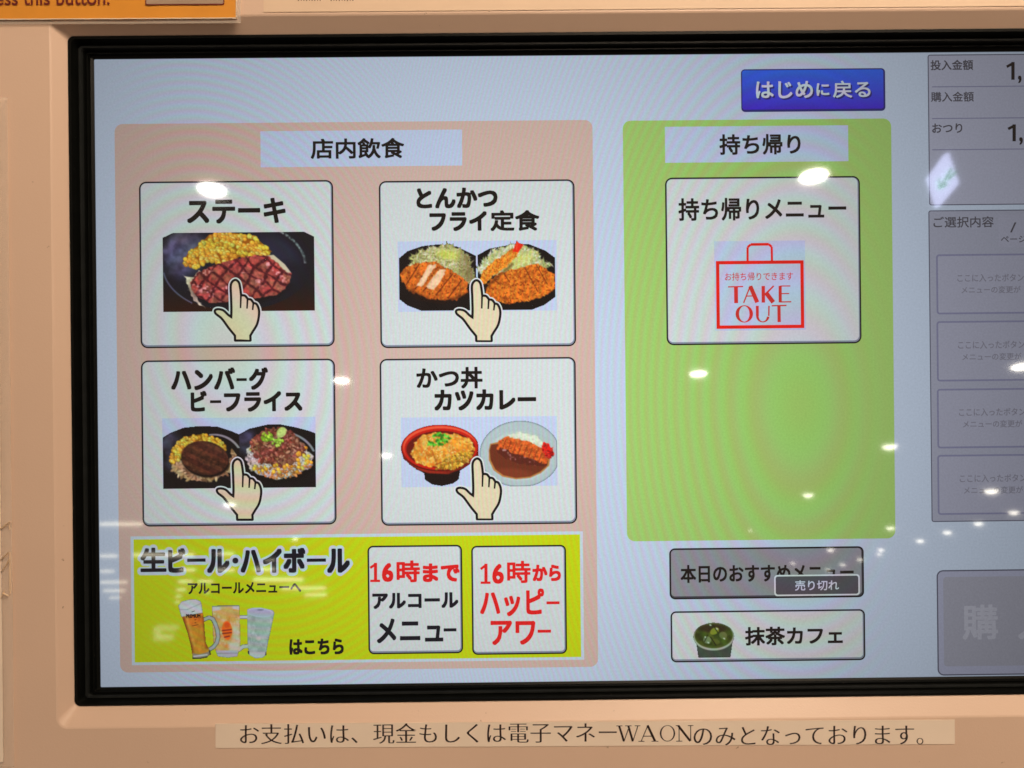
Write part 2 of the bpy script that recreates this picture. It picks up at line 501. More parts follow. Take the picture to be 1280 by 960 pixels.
    def corn(s, mask, n, r=2.5, pal=((255, 214, 88), (252, 196, 82), (240, 226, 116), (238, 172, 66))):
        def k(x, y):
            c = np.array(pal[s.rng.integers(len(pal))]) * s.rng.uniform(.82, 1.05)
            rr = r * s.rng.uniform(.8, 1.15)
            s.blob(x + .3, y + .5, rr * 1.05, rr, 0, c * .74); s.blob(x, y, rr, rr * .88, s.rng.uniform(0, 90), c)
            s.blob(x - rr * .25, y - rr * .35, rr * .35, rr * .25, 0, np.minimum(c * 1.2 + 20, 255))
        s.scatter(mask, n, k)
    def flakes(s, mask, n, pal, r0, r1, thin=.45):
        def k(x, y):
            c = np.array(pal[s.rng.integers(len(pal))]) * s.rng.uniform(.7, 1.15)
            r = s.rng.uniform(r0, r1); a = s.rng.uniform(0, 180)
            s.blob(x + .3, y + .5, r, r * thin * 1.2, a, c * .66); s.blob(x, y, r, r * thin, a, np.clip(c, 0, 255))
        s.scatter(mask, n, k)
    def strands(s, mask, n, pal, l0, l1, w=.8):
        idx = np.argwhere(mask > .5); pick = idx[s.rng.integers(0, len(idx), n)]
        for iy, ix in pick:
            x, y = s.x[ix], s.y[iy]; a = s.rng.uniform(0, 180); l = s.rng.uniform(l0, l1)
            s.blob(x, y, l, w, a, np.array(pal[s.rng.integers(len(pal))]) * s.rng.uniform(.85, 1.08), .6)
    def mottle(s, mask, amt, sc, oct=2):
        n = (s.noise(sc, octaves=oct) - .5) * 2 * amt
        s.c = np.clip(s.c * (1 + n[..., None] * np.clip(mask, 0, 1)[..., None]), 0, 255)
    def within(s, mask, fn):
        c0, a0 = s.c.copy(), s.a.copy(); fn(); m = np.clip(mask, 0, 1)[..., None]
        s.c = c0 * (1 - m) + s.c * m; s.a = a0
    def soften(s, k=.5):
        p = np.pad(s.c, ((1, 1), (1, 1), (0, 0)), 'edge')
        b = (p[:-2, 1:-1] + p[2:, 1:-1] + p[1:-1, :-2] + p[1:-1, 2:] + s.c * 2) / 6
        s.c = s.c * (1 - k) + b * k; gy = s.c.mean(2, keepdims=True); s.c = np.clip(gy * 1.04 + (s.c - gy) * 1.22, 0, 255); s.c = 255 * (s.c / 255) ** 1.06
    def build(s, name, layer, parent, cut=0.45):
        s.soften(.8)
        ny, nx = s.X.shape; y = L(layer)
        x0, x1, z0, z1 = box_of(s.b, y)
        xs = np.linspace(x0, x1, nx); zs = np.linspace(z1, z0, ny)
        XX, ZZ = np.meshgrid(xs, zs)
        verts = np.stack([XX.ravel(), np.full(XX.size, y), ZZ.ravel()], 1)
        idx = np.arange(nx * ny).reshape(ny, nx)
        q = np.stack([idx[:-1, :-1], idx[1:, :-1], idx[1:, 1:], idx[:-1, 1:]], -1)
        keep = (s.a[:-1, :-1] + s.a[1:, :-1] + s.a[1:, 1:] + s.a[:-1, 1:]) / 4 > cut
        q = q[keep]
        used = np.unique(q); remap = np.full(nx * ny, -1); remap[used] = np.arange(len(used)); q = remap[q]
        me = bpy.data.meshes.new(name)
        me.vertices.add(len(used)); me.vertices.foreach_set('co', verts[used].ravel().astype(np.float32))
        me.loops.add(q.size); me.loops.foreach_set('vertex_index', q.ravel().astype(np.int32))
        me.polygons.add(len(q)); me.polygons.foreach_set('loop_start', np.arange(0, q.size, 4, dtype=np.int32))
        me.update(calc_edges=True); me.validate()
        c = np.clip(s.c, 0, 255).reshape(-1, 3)[used] / 255
        c = np.where(c <= .04045, c / 12.92, ((c + .055) / 1.055) ** 2.4)
        at = me.color_attributes.new("Col", 'FLOAT_COLOR', 'POINT')
        at.data.foreach_set('color', np.concatenate([c, np.ones((len(c), 1))], 1).ravel().astype(np.float32))
        me.materials.append(PIC)
        return link(bpy.data.objects.new(name, me), parent)

# ------------------------------------------------------------------ the machine
machine = bpy.data.objects.new("ticket_machine", None)
scene.collection.objects.link(machine)
machine.matrix_world = M
machine['label'] = "beige meal ticket machine with a black framed touch screen showing a Japanese menu"
machine['category'] = "ticket machine"

def sweep(name, rings, mats, mi, parent, smooth=False):
    g = Geo(); n = len(rings[0])
    for k in range(len(rings) - 1):
        g.add(list(rings[k]) + list(rings[k + 1]), [(i, (i + 1) % n, n + (i + 1) % n, n + i) for i in range(n)], mi[k])
    return g.build(name, mats, parent, smooth)

def ring(x0, x1, z0, z1, r, y, n=8):
    return [(x, y, z) for x, z in rrect(x0, x1, z0, z1, r, n)]

def rect_from(l, t, r, b, y):
    """l at mid height, t and b at mid width, r in photo coordinates"""
    c = P(640, 480, y); k = S * K(y)
    return P(l, 480, y).x, P(r, 480, y).x, P(640, b, y).z, P(640, t, y).z

YF, YB = -0.0105, -0.0060
face_op = rect_from(68, 17.5, 1560, 902, YF)
bez_out = rect_from(89.5, 41, 1536, 875.5, YB)
scr = rect_from(122, 70, 1506, 852.5, 0.0)
# casing: front face with a chamfered opening, sides and back
ox0, ox1, oz0, oz1 = -0.34, 0.62, -0.42, 0.40
rings = [ring(ox0, ox1, oz0, oz1, .012, 0.36), ring(ox0, ox1, oz0, oz1, .012, YF + .004), ring(ox0 + .001, ox1 - .001, oz0 + .001, oz1 - .001, .012, YF + .001),
         ring(ox0 + .004, ox1 - .004, oz0 + .004, oz1 - .004, .010, YF)]
e = .0006
rings += [ring(face_op[0] - e, face_op[1] + e, face_op[2] - e, face_op[3] + e, .004, YF),
          ring(face_op[0], face_op[1], face_op[2], face_op[3], .0035, YF + e * .4),
          ring(bez_out[0] + .0002, bez_out[1] - .0002, bez_out[2] + .0002, bez_out[3] - .0002, .0014, YB),
          ring(bez_out[0] + .0002, bez_out[1] - .0002, bez_out[2] + .0002, bez_out[3] - .0002, .0014, YB + .006)]
casing = sweep("casing", rings, [CASE], [0] * 9, machine)
g = Geo(); bb = ring(ox0, ox1, oz0, oz1, .012, 0.36); g.add(bb, [tuple(range(len(bb)))])
g.build("back_panel", CASE, machine)
# black frame with a rubber bead, stepping down to the glass
prof = [(0.0, YB + .004), (0.0, YB - .0002), (.03, YB - .0006), (.20, YB - .0006), (.26, YB + .0004), (.36, YB + .0026), (.40, YB + .0028), (.43, YB + .0021), (.55, YB + .0021),
        (.60, YB + .0030), (.66, YB + .0044), (.72, YB + .0040), (.78, YB + .0040), (.84, YB + .0052), (1.0, -.00035), (1.0, .0006)]
rs = []
for t, y in prof:
    r = [bez_out[i] * (1 - t) + scr[i] * t for i in range(4)]
    rs.append(ring(*r, .0022 * (1 - t) + .0004 * t, y))
bez = sweep("screen_frame", rs, [BLACK, RUBBER], [0, 0, 0, 0, 0, 0, 1, 1, 1, 0, 0, 0, 0, 0, 0], machine)

# display backdrop
g = Geo(); g.add([(scr[0] - .001, 0, scr[2] - .001), (scr[1] + .001, 0, scr[2] - .001), (scr[1] + .001, 0, scr[3] + .001), (scr[0] - .001, 0, scr[3] + .001)], [(0, 1, 2, 3)])
disp = g.build("display", BG, machine)

# dine-in area
pink = panel("dine_in_area", (147.7, 152.8, 744, 836.8), 10, 1, PINK, machine)
h = panel("heading_strip", (326, 163, 577.5, 208), .5, 2, STRIP, pink)
text("heading_text", [("店内飲食", (388.4, 172.7, 505.3, 198.3))], 3, TEXT, pink, .022)
green = panel("takeout_area", (780.7, 149, 1117.3, 675.3), 10, 1, GREEN, machine)
panel("heading_strip", (831, 157.5, 1060.7, 202.5), .5, 2, STRIP, green)
text("heading_text", [("持ち帰り", (899, 167.4, 1001, 193.4))], 3, TEXT, green, .022)

# blue "back to start" key
bb = (926, 85.8, 1107, 139.4)
_, _, bz0, bz1 = box_of(bb)
BLUE = screen_mat("blue_button", ramp=(bz0, bz1, (66, 26, 205), (40, 104, 238)))
back = button("return_button", bb, 2, machine, 5, BLUE, BLUESHADE, BLUESHADE, 1.0)
text("button_text", [("はじめ", (946.8, 103.4, 1018.3, 125)), ("に", (1022.5, 106, 1038.6, 121.6)), ("戻る", (1043, 102.7, 1090, 124))], 4, BLUESHADE, back, .012)
text("button_text", [("はじめ", (944.8, 101.4, 1016.3, 123)), ("に", (1020.5, 104, 1036.6, 119.6)), ("戻る", (1041, 100.7, 1088.2, 122))], 5, WHITE, back, .012)

# ------------------------------------------------------------------ menu pictures
def steak(parent):
    c = Canvas((204, 290.5, 392.8, 389), .65, (26, 25, 31), 3)
    c.blend((c.Y - 355) / 34, (48, 22, 14)); c.blend(c.ell(296, 330, 94, 58), (25, 25, 34))
    c.blend(c.ell(296, 330, 84, 51, 0, 6), (27, 28, 40))
    c.blend(c.ell(226, 318, 26, 26, 20, 16) * c.noise(11, octaves=3) ** 1.2 * 1.4, (108, 108, 140))
    c.blend(c.ell(240, 300, 22, 10, 20, 8) * c.noise(9, octaves=3) * .7, (130, 126, 140))
    rim = c.ell(296, 331, 93, 60, 0, 1.2) - c.ell(296, 331, 91.4, 58.6, 0, 1.2)
    c.blend(rim * (c.X < 240) * (c.Y > 340), (110, 115, 140))
    c.blend((c.ell(292, 332, 91, 57, 0, 1) - c.ell(292, 332, 88, 54.5, 0, 1)) * (c.X > 345) * (c.Y < 330) * c.noise(2) * 1.0, (170, 182, 184))
    c.blend(c.ell(348, 312, 26, 12, 30, 9) * .5, (52, 56, 78))
    m = c.poly([(228, 329), (236, 315), (252, 304), (262, 293), (280, 290), (300, 292), (318, 295), (334, 310), (340, 315), (330, 320), (300, 321), (282, 330), (262, 327), (245, 334)])
    c.blend(m, (150, 95, 22)); c.corn(m, 300, 2.6)
    on = c.poly([(229, 343), (243, 346), (250, 337), (258, 342), (244, 358), (246, 374), (256, 384), (242, 376), (236, 362), (233, 350)], 1, 3)
    c.blend(on, (226, 212, 190)); c.mottle(on, .2, 3)
    c.blend(c.poly([(333, 320), (342, 319), (356, 331), (364, 342), (359, 343), (345, 333)]), (215, 196, 176))
    st = c.poly([(238, 352), (247, 341), (262, 333), (280, 327), (300, 323), (322, 319), (336, 321), (348, 330), (356, 340), (365, 343), (362, 352), (356, 361), (342, 370), (318, 373), (290, 377), (262, 378), (248, 371), (240, 362)], 1.2, 2)
    c.blend(c.ell(300, 358, 62, 24, -4, 5) * (c.Y > 355) * .6, (12, 8, 10))
    c.blend(st, (152, 66, 62))
    u = (c.X * .80 + c.Y * .60); v = (c.X * .62 - c.Y * .86)
    wob = c.noise(16) * 9
    cu = np.abs(((u + wob) % 14.5) / 14.5 - .5) * 2; cv = np.abs(((v + wob) % 13.5) / 13.5 - .5) * 2
    wj = (c.noise(3.5) - .5) * .3; mm = np.maximum(cu, cv) + wj; cell = np.clip((1 - mm) * 2.0, 0, 1)
    c.blend(st * cell * c.noise(7, octaves=2) * 1.0, (206, 104, 100), False)
    c.blend(st * np.clip((mm - .66) * 4.5, 0, 1) * .85, (70, 24, 34), False)
    c.blend(st * cell * np.clip(c.noise(8) * 4 - 2, 0, 1) * .6, (142, 104, 84), False)
    c.mottle(st, .38, 3.2, 3)
    c.blend(st * np.clip(c.noise(2.4) * c.noise(10) * 3.2 - 1.35, 0, 1), (238, 180, 176), False)
    c.a[:] = c.poly([(204, 296.5), (218, 290), (379, 290), (393.5, 297), (393.5, 389.5), (203.5, 389.5)], .6)
    return c.build("food_photo", 4, parent)

def cutlets(parent):
    panel("photo_ground", (497.5, 301, 696, 389), .5, 3.4, PHOTOBG, parent)
    c = Canvas((499, 300.5, 694, 388.5), .65, None, 5)
    L_ = c.poly([(499, 322), (510, 313), (528, 307), (548, 305), (572, 308), (595.4, 320), (595.4, 388), (527, 388), (509, 381), (499, 373)], .7)
    c.blend(L_, (20, 15, 16)); c.mottle(L_, .3, 20)
    R_ = c.poly([(597, 319), (612, 311), (640, 306), (662, 306), (682, 314), (694, 323), (694, 372), (680, 382), (664, 388), (597, 388)], .7)
    c.blend(R_, (16, 13, 14))
    cab = c.poly([(512, 332), (516, 320), (530, 312), (546, 308), (560, 305), (576, 312), (586, 322), (592, 340), (593, 356), (580, 352), (560, 335), (530, 332)], 1, 5)
    c.blend(cab, (176, 170, 116)); c.strands(cab, 900, ((224, 222, 176), (206, 210, 140), (184, 188, 120), (236, 232, 206), (150, 145, 96)), 1.5, 4.5, .55)
    c.blend(c.ell(560, 318, 14, 6, 10, 5) * .5, (206, 216, 90))
    c.blend(cab * np.clip((c.X - 570) / 30, 0, .5), (96, 78, 52), False)
    kat = c.poly([(499, 342), (508, 333), (522, 328), (545, 327), (560, 336), (575, 345), (585, 353), (584, 366), (570, 375), (552, 375), (535, 372), (515, 365), (507, 358)], 1.2, 3)
    c.blend(kat, (194, 108, 46)); c.mottle(kat, .4, 4, 3); c.strands(kat, 350, ((236, 158, 70), (168, 78, 26), (214, 126, 48), (120, 52, 20)), .7, 1.9, .6)
    for x1, y1, x2, y2 in ((524, 330, 507, 356), (542, 332, 519, 360), (553, 338, 529, 363), (566, 342, 545, 368), (577, 350, 560, 372)):
        c.blend(c.seg(x1, y1, x2, y2, 1.6, 1) * .8, (88, 36, 14))
    for q in ([(536, 331), (546, 330), (528, 357), (520, 357)], [(550, 336), (558, 338), (543, 362), (532, 358)]):
        w = c.poly(q, 1.2, 2); c.blend(w, (228, 196, 164)); c.mottle(w, .16, 3)
    c.blend(c.poly([(500, 352), (507, 358), (535, 372), (552, 375), (584, 366), (584, 371), (552, 380), (520, 374)], 3) * .5, (40, 16, 8))
    cab = c.poly([(598, 340), (604, 326), (618, 314), (640, 306), (655, 308), (668, 312), (678, 328), (690, 334), (640, 340), (616, 345)], 1, 6)
    cab = cab * R_; c.blend(cab, (150, 165, 112)); c.strands(cab, 950, ((236, 240, 222), (216, 222, 170), (240, 242, 230), (176, 180, 128), (220, 222, 140)), 1.5, 5.0, .55)
    c.blend(c.ell(645, 328, 24, 9, -20, 6) * .35, (208, 210, 90))
    kat = c.poly([(606, 366), (612, 352), (622, 342), (640, 337), (657, 334), (672, 330), (686, 340), (694, 344), (694, 360), (682, 370), (664, 376), (650, 378), (634, 380), (618, 376)], 1.2, 3)
    c.blend(kat, (202, 116, 46)); c.mottle(kat, .4, 4, 3); c.strands(kat, 620, ((240, 164, 72), (178, 88, 28), (222, 136, 52), (140, 62, 22)), .7, 1.9, .6)
    for x1, y1, x2, y2 in ((630, 342, 637, 353), (656, 335, 672, 365), (670, 331, 684, 356), (618, 350, 625, 356)):
        c.blend(c.seg(x1, y1, x2, y2, 1.1, 1) * .8, (92, 38, 14))
    sh = c.poly([(598, 352), (604, 338), (620, 326), (640, 312), (648, 312), (646, 320), (632, 334), (616, 346), (606, 356), (598, 357)], 1, 3)
    c.blend(c.seg(607, 360, 640, 331, 4, 3) * .5, (60, 26, 8))
    c.blend(sh, (222, 140, 52)); c.mottle(sh, .4, 2.6, 3); c.strands(sh, 220, ((246, 184, 88), (196, 104, 36)), .7, 1.6, .6)
    c.blend(c.poly([(641, 315), (645, 305), (646, 300.5), (649, 304), (655, 306), (652, 311), (648, 316)], .8), (206, 50, 28))
    c.blend(c.seg(646, 312, 647, 303, 1.2) * .7, (246, 110, 80))
    return c.build("food_photo", 4, parent)

def hamburg(parent):
    panel("photo_ground", (203.5, 522, 394.5, 609), .5, 3.4, PHOTOBG, parent)
    c = Canvas((204, 529, 394.3, 610), .65, None, 7)
    a1 = c.poly([(204, 546), (214, 540), (230, 534), (250, 532), (272, 533), (290, 539), (299, 543), (299, 611), (204, 611)], .7)
    a2 = c.poly([(299, 543), (312, 536), (335, 531), (350, 531), (370, 535), (388, 540), (395, 543), (395, 611), (299, 611)], .7)
    c.blend(np.maximum(a1, a2), (18, 15, 18))
    c.blend(c.ell(213, 560, 14, 24, 0, 10) * c.noise(9, octaves=2) * a1, (96, 98, 122), False)
    c.blend(c.ell(308, 552, 12, 16, 0, 8) * c.noise(9, octaves=2) * a2, (92, 94, 124), False)
    c.blend((c.ell(268, 575, 36, 33) - c.ell(266, 577, 36, 33)) * (c.Y < 560) * (c.X > 262), (150, 150, 156), False)
    c.blend((c.ell(352, 578, 44, 38) - c.ell(350, 580, 44, 38)) * (c.Y < 565) * (c.X > 360), (140, 142, 150), False)
    oni = c.poly([(214, 583), (220, 572), (230, 575), (250, 592), (275, 590), (288, 572), (290, 563), (296, 570), (289, 588), (270, 598), (254, 602), (238, 600), (222, 594)], 1, 4)
    c.blend(oni, (190, 160, 126)); c.flakes(oni, 90, ((226, 200, 164), (206, 170, 130), (170, 130, 96)), 2, 5, .35)
    m = c.poly([(213, 572), (216, 560), (226, 548), (240, 544), (254, 542), (270, 547), (283, 556), (283, 563), (262, 556), (236, 560), (228, 572), (214, 580)])
    c.blend(m, (140, 96, 20)); c.corn(m, 170, 2.1)
    pt = c.ell(256, 572, 29.5, 21, 10, 1.2); c.blend(c.ell(257, 575, 30, 21, 10, 2), (22, 10, 8)); c.blend(pt, (66, 36, 27))
    st = np.clip(np.sin((c.X * .45 - c.Y * .95) * .55 + 1) * 2, 0, 1)
    c.blend(pt * st * .6, (98, 58, 42), False); c.mottle(pt, .45, 3, 3); c.blend(pt * np.clip(c.noise(2.5) * 3 - 2.4, 0, 1), (140, 96, 76), False)
    c.blend(pt * c.ell(258, 562, 22, 8, 10, 5) * .15, (140, 96, 76), False)
    ri = c.poly([(307, 575), (309, 562), (320, 552), (350, 548), (380, 558), (391, 572), (388, 584), (372, 594), (345, 600), (325, 594), (312, 586)], 1, 3)
    c.blend(c.ell(349, 580, 43, 24, 0, 3), (10, 8, 10)); c.blend(ri, (214, 202, 196)); c.flakes(ri, 420, ((238, 232, 230), (222, 214, 214), (188, 172, 160)), .9, 1.7, .55)
    org = ri * (c.Y > 583) * (c.X > 320); c.flakes(org, 120, ((220, 150, 90), (232, 170, 110)), 1, 2, .6)
    cr = np.clip(ri - c.ell(347, 566, 33, 20), 0, 1) * (c.Y < 592) * (c.X > 312)
    c.corn(cr, 20, 2.0)
    mt = c.poly([(314, 562), (318, 548), (330, 538), (348, 535), (368, 543), (378, 556), (380, 570), (360, 582), (340, 582), (324, 576)], 1, 5)
    c.blend(mt, (120, 66, 54)); c.flakes(mt, 330, ((186, 112, 98), (150, 80, 70), (206, 150, 130), (112, 60, 46), (168, 122, 92)), 1.6, 3.8, .45)
    c.corn(c.ell(347, 586, 20, 5, 0), 11, 2.1); c.corn(c.ell(378, 572, 8, 12, 0), 14, 2.2)
    c.flakes(c.ell(334, 546, 7, 6), 30, ((154, 200, 60), (186, 220, 90)), 1.2, 2.6, .6)
    c.flakes(c.ell(347, 553, 7, 5), 24, ((164, 206, 74), (196, 226, 110)), 1.2, 2.4, .6)
    g_ = c.ell(352, 541, 7, 5.5, -50, 1); c.blend(g_, (196, 206, 132)); c.mottle(g_, .2, 2)
    c.a = np.maximum(a1, a2)
    return c.build("food_photo", 4, parent)

def bowls(parent):
    panel("photo_ground", (501.5, 521, 696.5, 608), .5, 3.4, PHOTOBG, parent)
    c = Canvas((500, 524, 697, 609), .65, None, 11)
    body = c.poly([(503, 568), (512, 580), (530, 591), (531, 599), (540, 605), (552, 607), (566, 604), (573, 599), (575, 588), (590, 578), (597, 566)], .8)
    c.blend(body, (24, 12, 12)); c.blend(c.poly([(502, 560), (504, 572), (516, 583), (535, 591), (560, 592), (580, 585), (598, 573), (598, 560)], .8), (112, 34, 22))
    c.blend(c.ell(536, 588, 24, 2, 8, 1.5) * .5, (170, 60, 40))
    rim = c.ell(550, 559.5, 48.6, 29.2) * (c.X < 597.7); c.blend(rim, (176, 36, 24))
    c.blend((c.ell(550, 558, 46, 26) - c.ell(551, 560, 45.5, 25)) * rim, (214, 96, 70), False)
    c.blend(c.ell(551, 561, 43, 23) * rim, (96, 22, 18), False)
    c.blend((c.ell(550, 559.5, 48.6, 29.2) - c.ell(550, 558.6, 47.6, 28.4)) * rim, (78, 14, 12), False)
    f = c.poly([(514, 568), (518, 552), (530, 543), (550, 540), (572, 543), (588, 550), (594, 562), (580, 572), (560, 584), (535, 583), (520, 577)], 1, 3) * (c.X < 597)
    c.blend(f, (206, 140, 56)); c.mottle(f, .4, 5, 3)
    c.blend(f * np.clip(c.noise(7, octaves=2) * 4 - 1.9, 0, 1) * .8, (226, 196, 110), False); c.blend(f * np.clip(c.noise(8, octaves=2) * 4 - 2.1, 0, 1) * .7, (192, 104, 42), False)
    c.strands(f, 300, ((236, 196, 104), (214, 150, 66), (240, 214, 140)), 1, 2.2, .7)
    c.blend(c.seg(545, 580, 592, 563, 1.5, 1.5) * .7, (120, 60, 20)); c.blend(c.seg(546, 580, 540, 562, 1.5, 1.5) * .6, (140, 80, 30))
    e2 = c.poly([(546, 586), (556, 572), (575, 564), (592, 566), (585, 578), (566, 586)], 1, 3) * (c.X < 597); c.blend(e2, (214, 168, 70)); c.flakes(e2, 120, ((240, 200, 110), (222, 180, 70), (198, 140, 50)), 1, 2.2, .6)
    lf = [(543, 544.5), (549, 541.5), (555, 543.5), (560.5, 546), (546, 549), (552, 549), (557.5, 551), (541, 554), (550, 554.5), (538, 553)]
    for x, y in lf:
        for q in range(5): c.blob(x + c.rng.uniform(-2.6, 2.6), y + c.rng.uniform(-1.8, 2.2), c.rng.uniform(1.4, 2.8), c.rng.uniform(1, 1.8), c.rng.uniform(0, 180), np.array(((70, 140, 40), (104, 196, 62), (138, 220, 92), (90, 176, 50), (60, 120, 36))[q]))
    pl = c.ell(650, 568, 50.5, 41.5) * (c.Y < 608) * (c.X > 599) * (c.X < 696.3); c.blend(pl, (176, 190, 192))
    c.blend((c.ell(650, 568, 50.5, 41.5, 0, 1.4) - c.ell(650, 568, 49, 40, 0, 1.4)) * pl, (150, 166, 172), False)
    c.blend(c.ell(650, 570, 40, 31, 0, 2) * pl, (188, 202, 200), False); c.blend(c.ell(650, 573, 38, 28, 0, 6) * pl * .5, (196, 208, 206), False)
    r2 = c.poly([(634, 545), (644, 541), (658, 541), (672, 546), (680, 556), (676, 562), (650, 556)], 1, 3); c.blend(c.ell(658, 553, 26, 12, 10, 5) * .4, (150, 164, 150), False); c.blend(r2, (212, 220, 202)); c.mottle(r2, .1, 2)
    cu = c.poly([(611, 563), (613, 555), (622, 553), (660, 566), (688, 572), (686, 583), (676, 592), (662, 598), (645, 599.5), (628, 596), (617, 588), (611, 575)], 1); c.blend(cu, (104, 52, 34))
    c.blend(cu * c.ell(640, 592, 26, 6, 5, 4) * .5, (138, 70, 46), False); c.blend((cu - c.poly([(612, 563), (614, 556), (622, 555), (660, 566), (686, 572), (684, 583), (675, 590.5), (662, 596.5), (645, 598), (629, 594.5), (619, 587), (613, 575)], 1)) * .8, (196, 150, 90), False)
    k = c.poly([(621, 562), (624, 551), (634, 546), (648, 549), (662, 553), (676, 560), (686, 570), (683, 580), (672, 583), (650, 577), (632, 570)], 1, 2); c.blend(k, (196, 98, 48)); c.mottle(k, .4, 3, 3)
    c.strands(k, 260, ((226, 138, 74), (170, 78, 36), (206, 112, 56)), .7, 1.7, .6)
    for i in range(8):
        x = 629 + i * 6.4; c.blend(c.seg(x + 4, 549 + i * 2.6, x - 1, 562 + i * 2.4, 1.1, .9) * .7, (112, 44, 22))
    dr = c.poly([(620, 564), (625, 560), (650, 570), (680, 580), (684, 583), (672, 585), (648, 580), (630, 572)], 1, 4); c.blend(dr, (88, 40, 30)); c.blend(dr * np.clip(c.noise(3) * 3 - 2, 0, 1), (190, 150, 150), False)
    p = c.poly([(676, 557), (682, 554), (690, 560), (693, 566), (689, 572), (683, 573), (678, 565)], 1, 4); c.blend(p, (206, 38, 30)); c.flakes(p, 30, ((230, 60, 50), (180, 20, 24), (240, 96, 80)), 1, 2.4, .5)
    return c.build("food_photo", 4, parent)

def drinks(parent):
    c = Canvas((221, 747, 344, 825), .6, None, 13)
    Z = lambda x, y: (210 + x / 8.533, 735 + y / 8.533)
    def zp(pts, soft=.8, j=0): return c.poly([Z(*p) for p in pts], soft, j)
    # handles of the two mugs
    def arc(pts, w, col, dark=(60, 70, 66)):
        for q, cc in ((w + 1.0, dark), (w, col)):
            for i in range(len(pts) - 1):
                c.blend(c.seg(*Z(*pts[i]), *Z(*pts[i + 1]), q, .7), cc)
    arc([(770, 312), (850, 312)], 3.4, (196, 206, 210), (150, 160, 130)); arc([(760, 655), (800, 625), (860, 622)], 4.2, (190, 200, 196), (140, 150, 100))
    mug = zp([(472, 190), (762, 185), (770, 560), (765, 640), (745, 700), (735, 730), (640, 742), (530, 728), (505, 660), (482, 560)])
    c.blend(mug, (206, 174, 112)); c.mottle(mug, .16, 5, 3)
    c.blend(mug * np.clip(c.noise(4, octaves=2) * 4 - 2.2, 0, 1) * .7, (212, 206, 176), False); c.blend(mug * np.clip(c.noise(4, octaves=2) * 4 - 2.2, 0, 1) * .6, (212, 140, 66), False)
    c.blend(mug * (np.abs(c.noise(5) - .5) < .03) * .35, (236, 228, 206), False)
    c.blend(zp([(474, 192), (762, 188), (762, 235), (640, 215), (474, 250)]) * .8, (204, 214, 224)); c.blend(zp([(560, 192), (690, 190), (690, 300), (560, 300)], 3) * .7, (206, 176, 110))
    c.blend(zp([(690, 390), (760, 400), (765, 560), (690, 560)], 5) * .7, (206, 214, 200)); c.blend(zp([(640, 580), (765, 560), (765, 680), (650, 680)], 5) * .8, (208, 214, 206))
    c.blend(zp([(505, 665), (745, 665), (735, 730), (640, 742), (530, 728)], 1), (186, 188, 200)); c.blend(zp([(520, 690), (735, 690), (733, 700), (520, 702)], 1), (150, 156, 160))
    c.blend(zp([(472, 188), (762, 184), (762, 196), (472, 200)]), (140, 150, 130))
    cx, cy = Z(630, 452); c.blend(c.ell(cx, cy, 6.4, 11.6, -4), (226, 118, 44)); c.blend(c.ell(cx, cy - 6.5, 3.4, 3.6) * .5, (196, 70, 40))
    for yy, ww in ((446, 92), (478, 92), (516, 50)): c.blend(c.seg(*Z(628 - ww / 2, yy + 8), *Z(628 + ww / 2, yy - 2), 1.7, .7) * .8, (110, 40, 40))
    # tumbler
    tb = zp([(845, 232), (900, 216), (990, 214), (1120, 245), (1134, 275), (1095, 450), (1060, 600), (1040, 715), (1000, 748), (930, 752), (860, 715), (845, 560)])
    c.blend(tb, (166, 184, 178)); c.mottle(tb, .14, 6, 3); c.blend(tb * np.clip(c.noise(5, octaves=2) * 4 - 2.2, 0, 1) * .5, (196, 206, 208), False); c.blend(tb * (np.abs(c.noise(6) - .5) < .035) * .4, (206, 214, 216), False)
    c.blend(tb * c.ell(*Z(985, 265), 16.5, 6, 6, 1), (176, 182, 202), False); c.blend(tb * (c.ell(*Z(985, 262), 16.5, 6, 6, 1) - c.ell(*Z(985, 268), 15.5, 4.8, 6, 1)), (206, 210, 226), False)
    c.blend(c.ell(*Z(985, 238), 4, .9) * .8, (110, 116, 130)); c.blend(c.ell(*Z(965, 545), 3, 2.4, 0, 2) * .7, (222, 210, 216)); c.blend(c.ell(*Z(1000, 410), 10, 12, 0, 5) * .3, (160, 196, 180))
    c.blend(zp([(855, 690), (1042, 690), (1035, 725), (1000, 748), (930, 752), (868, 720)]), (192, 200, 206)); c.blend(zp([(846, 668), (862, 680), (862, 712), (846, 700)]), (40, 46, 44)); c.blend(zp([(1036, 690), (1048, 690), (1044, 722), (1032, 722)]), (60, 66, 60))
    # beer glass
    arc([(385, 335), (440, 312), (480, 330), (505, 380), (528, 450), (534, 520), (520, 580), (480, 630), (430, 660)], 4.2, (170, 182, 178), (54, 56, 40))
    beer = zp([(150, 300), (375, 265), (385, 330), (392, 450), (405, 590), (440, 660), (450, 700), (410, 735), (330, 752), (262, 750), (255, 690), (240, 600), (205, 460)])
    c.blend(beer, (198, 150, 58)); c.blend(beer * c.ell(*Z(300, 330), 14, 8, 0, 8) * .55, (206, 100, 44), False)
    c.blend(beer * zp([(150, 300), (180, 296), (260, 600), (280, 690), (240, 690)], 3) * .7, (120, 64, 30), False); c.blend(beer * zp([(185, 300), (215, 300), (290, 600), (275, 640)], 3) * .6, (216, 176, 96), False)
    c.blend(beer * zp([(365, 300), (390, 300), (430, 650), (395, 640)], 3) * .55, (110, 56, 22), False); c.mottle(beer, .12, 4)
    c.blend(zp([(262, 690), (330, 705), (420, 680), (448, 660), (450, 702), (410, 735), (330, 752), (262, 750)]), (140, 142, 122)); c.blend(zp([(268, 718), (420, 700), (420, 715), (268, 735)], 1), (206, 210, 214))
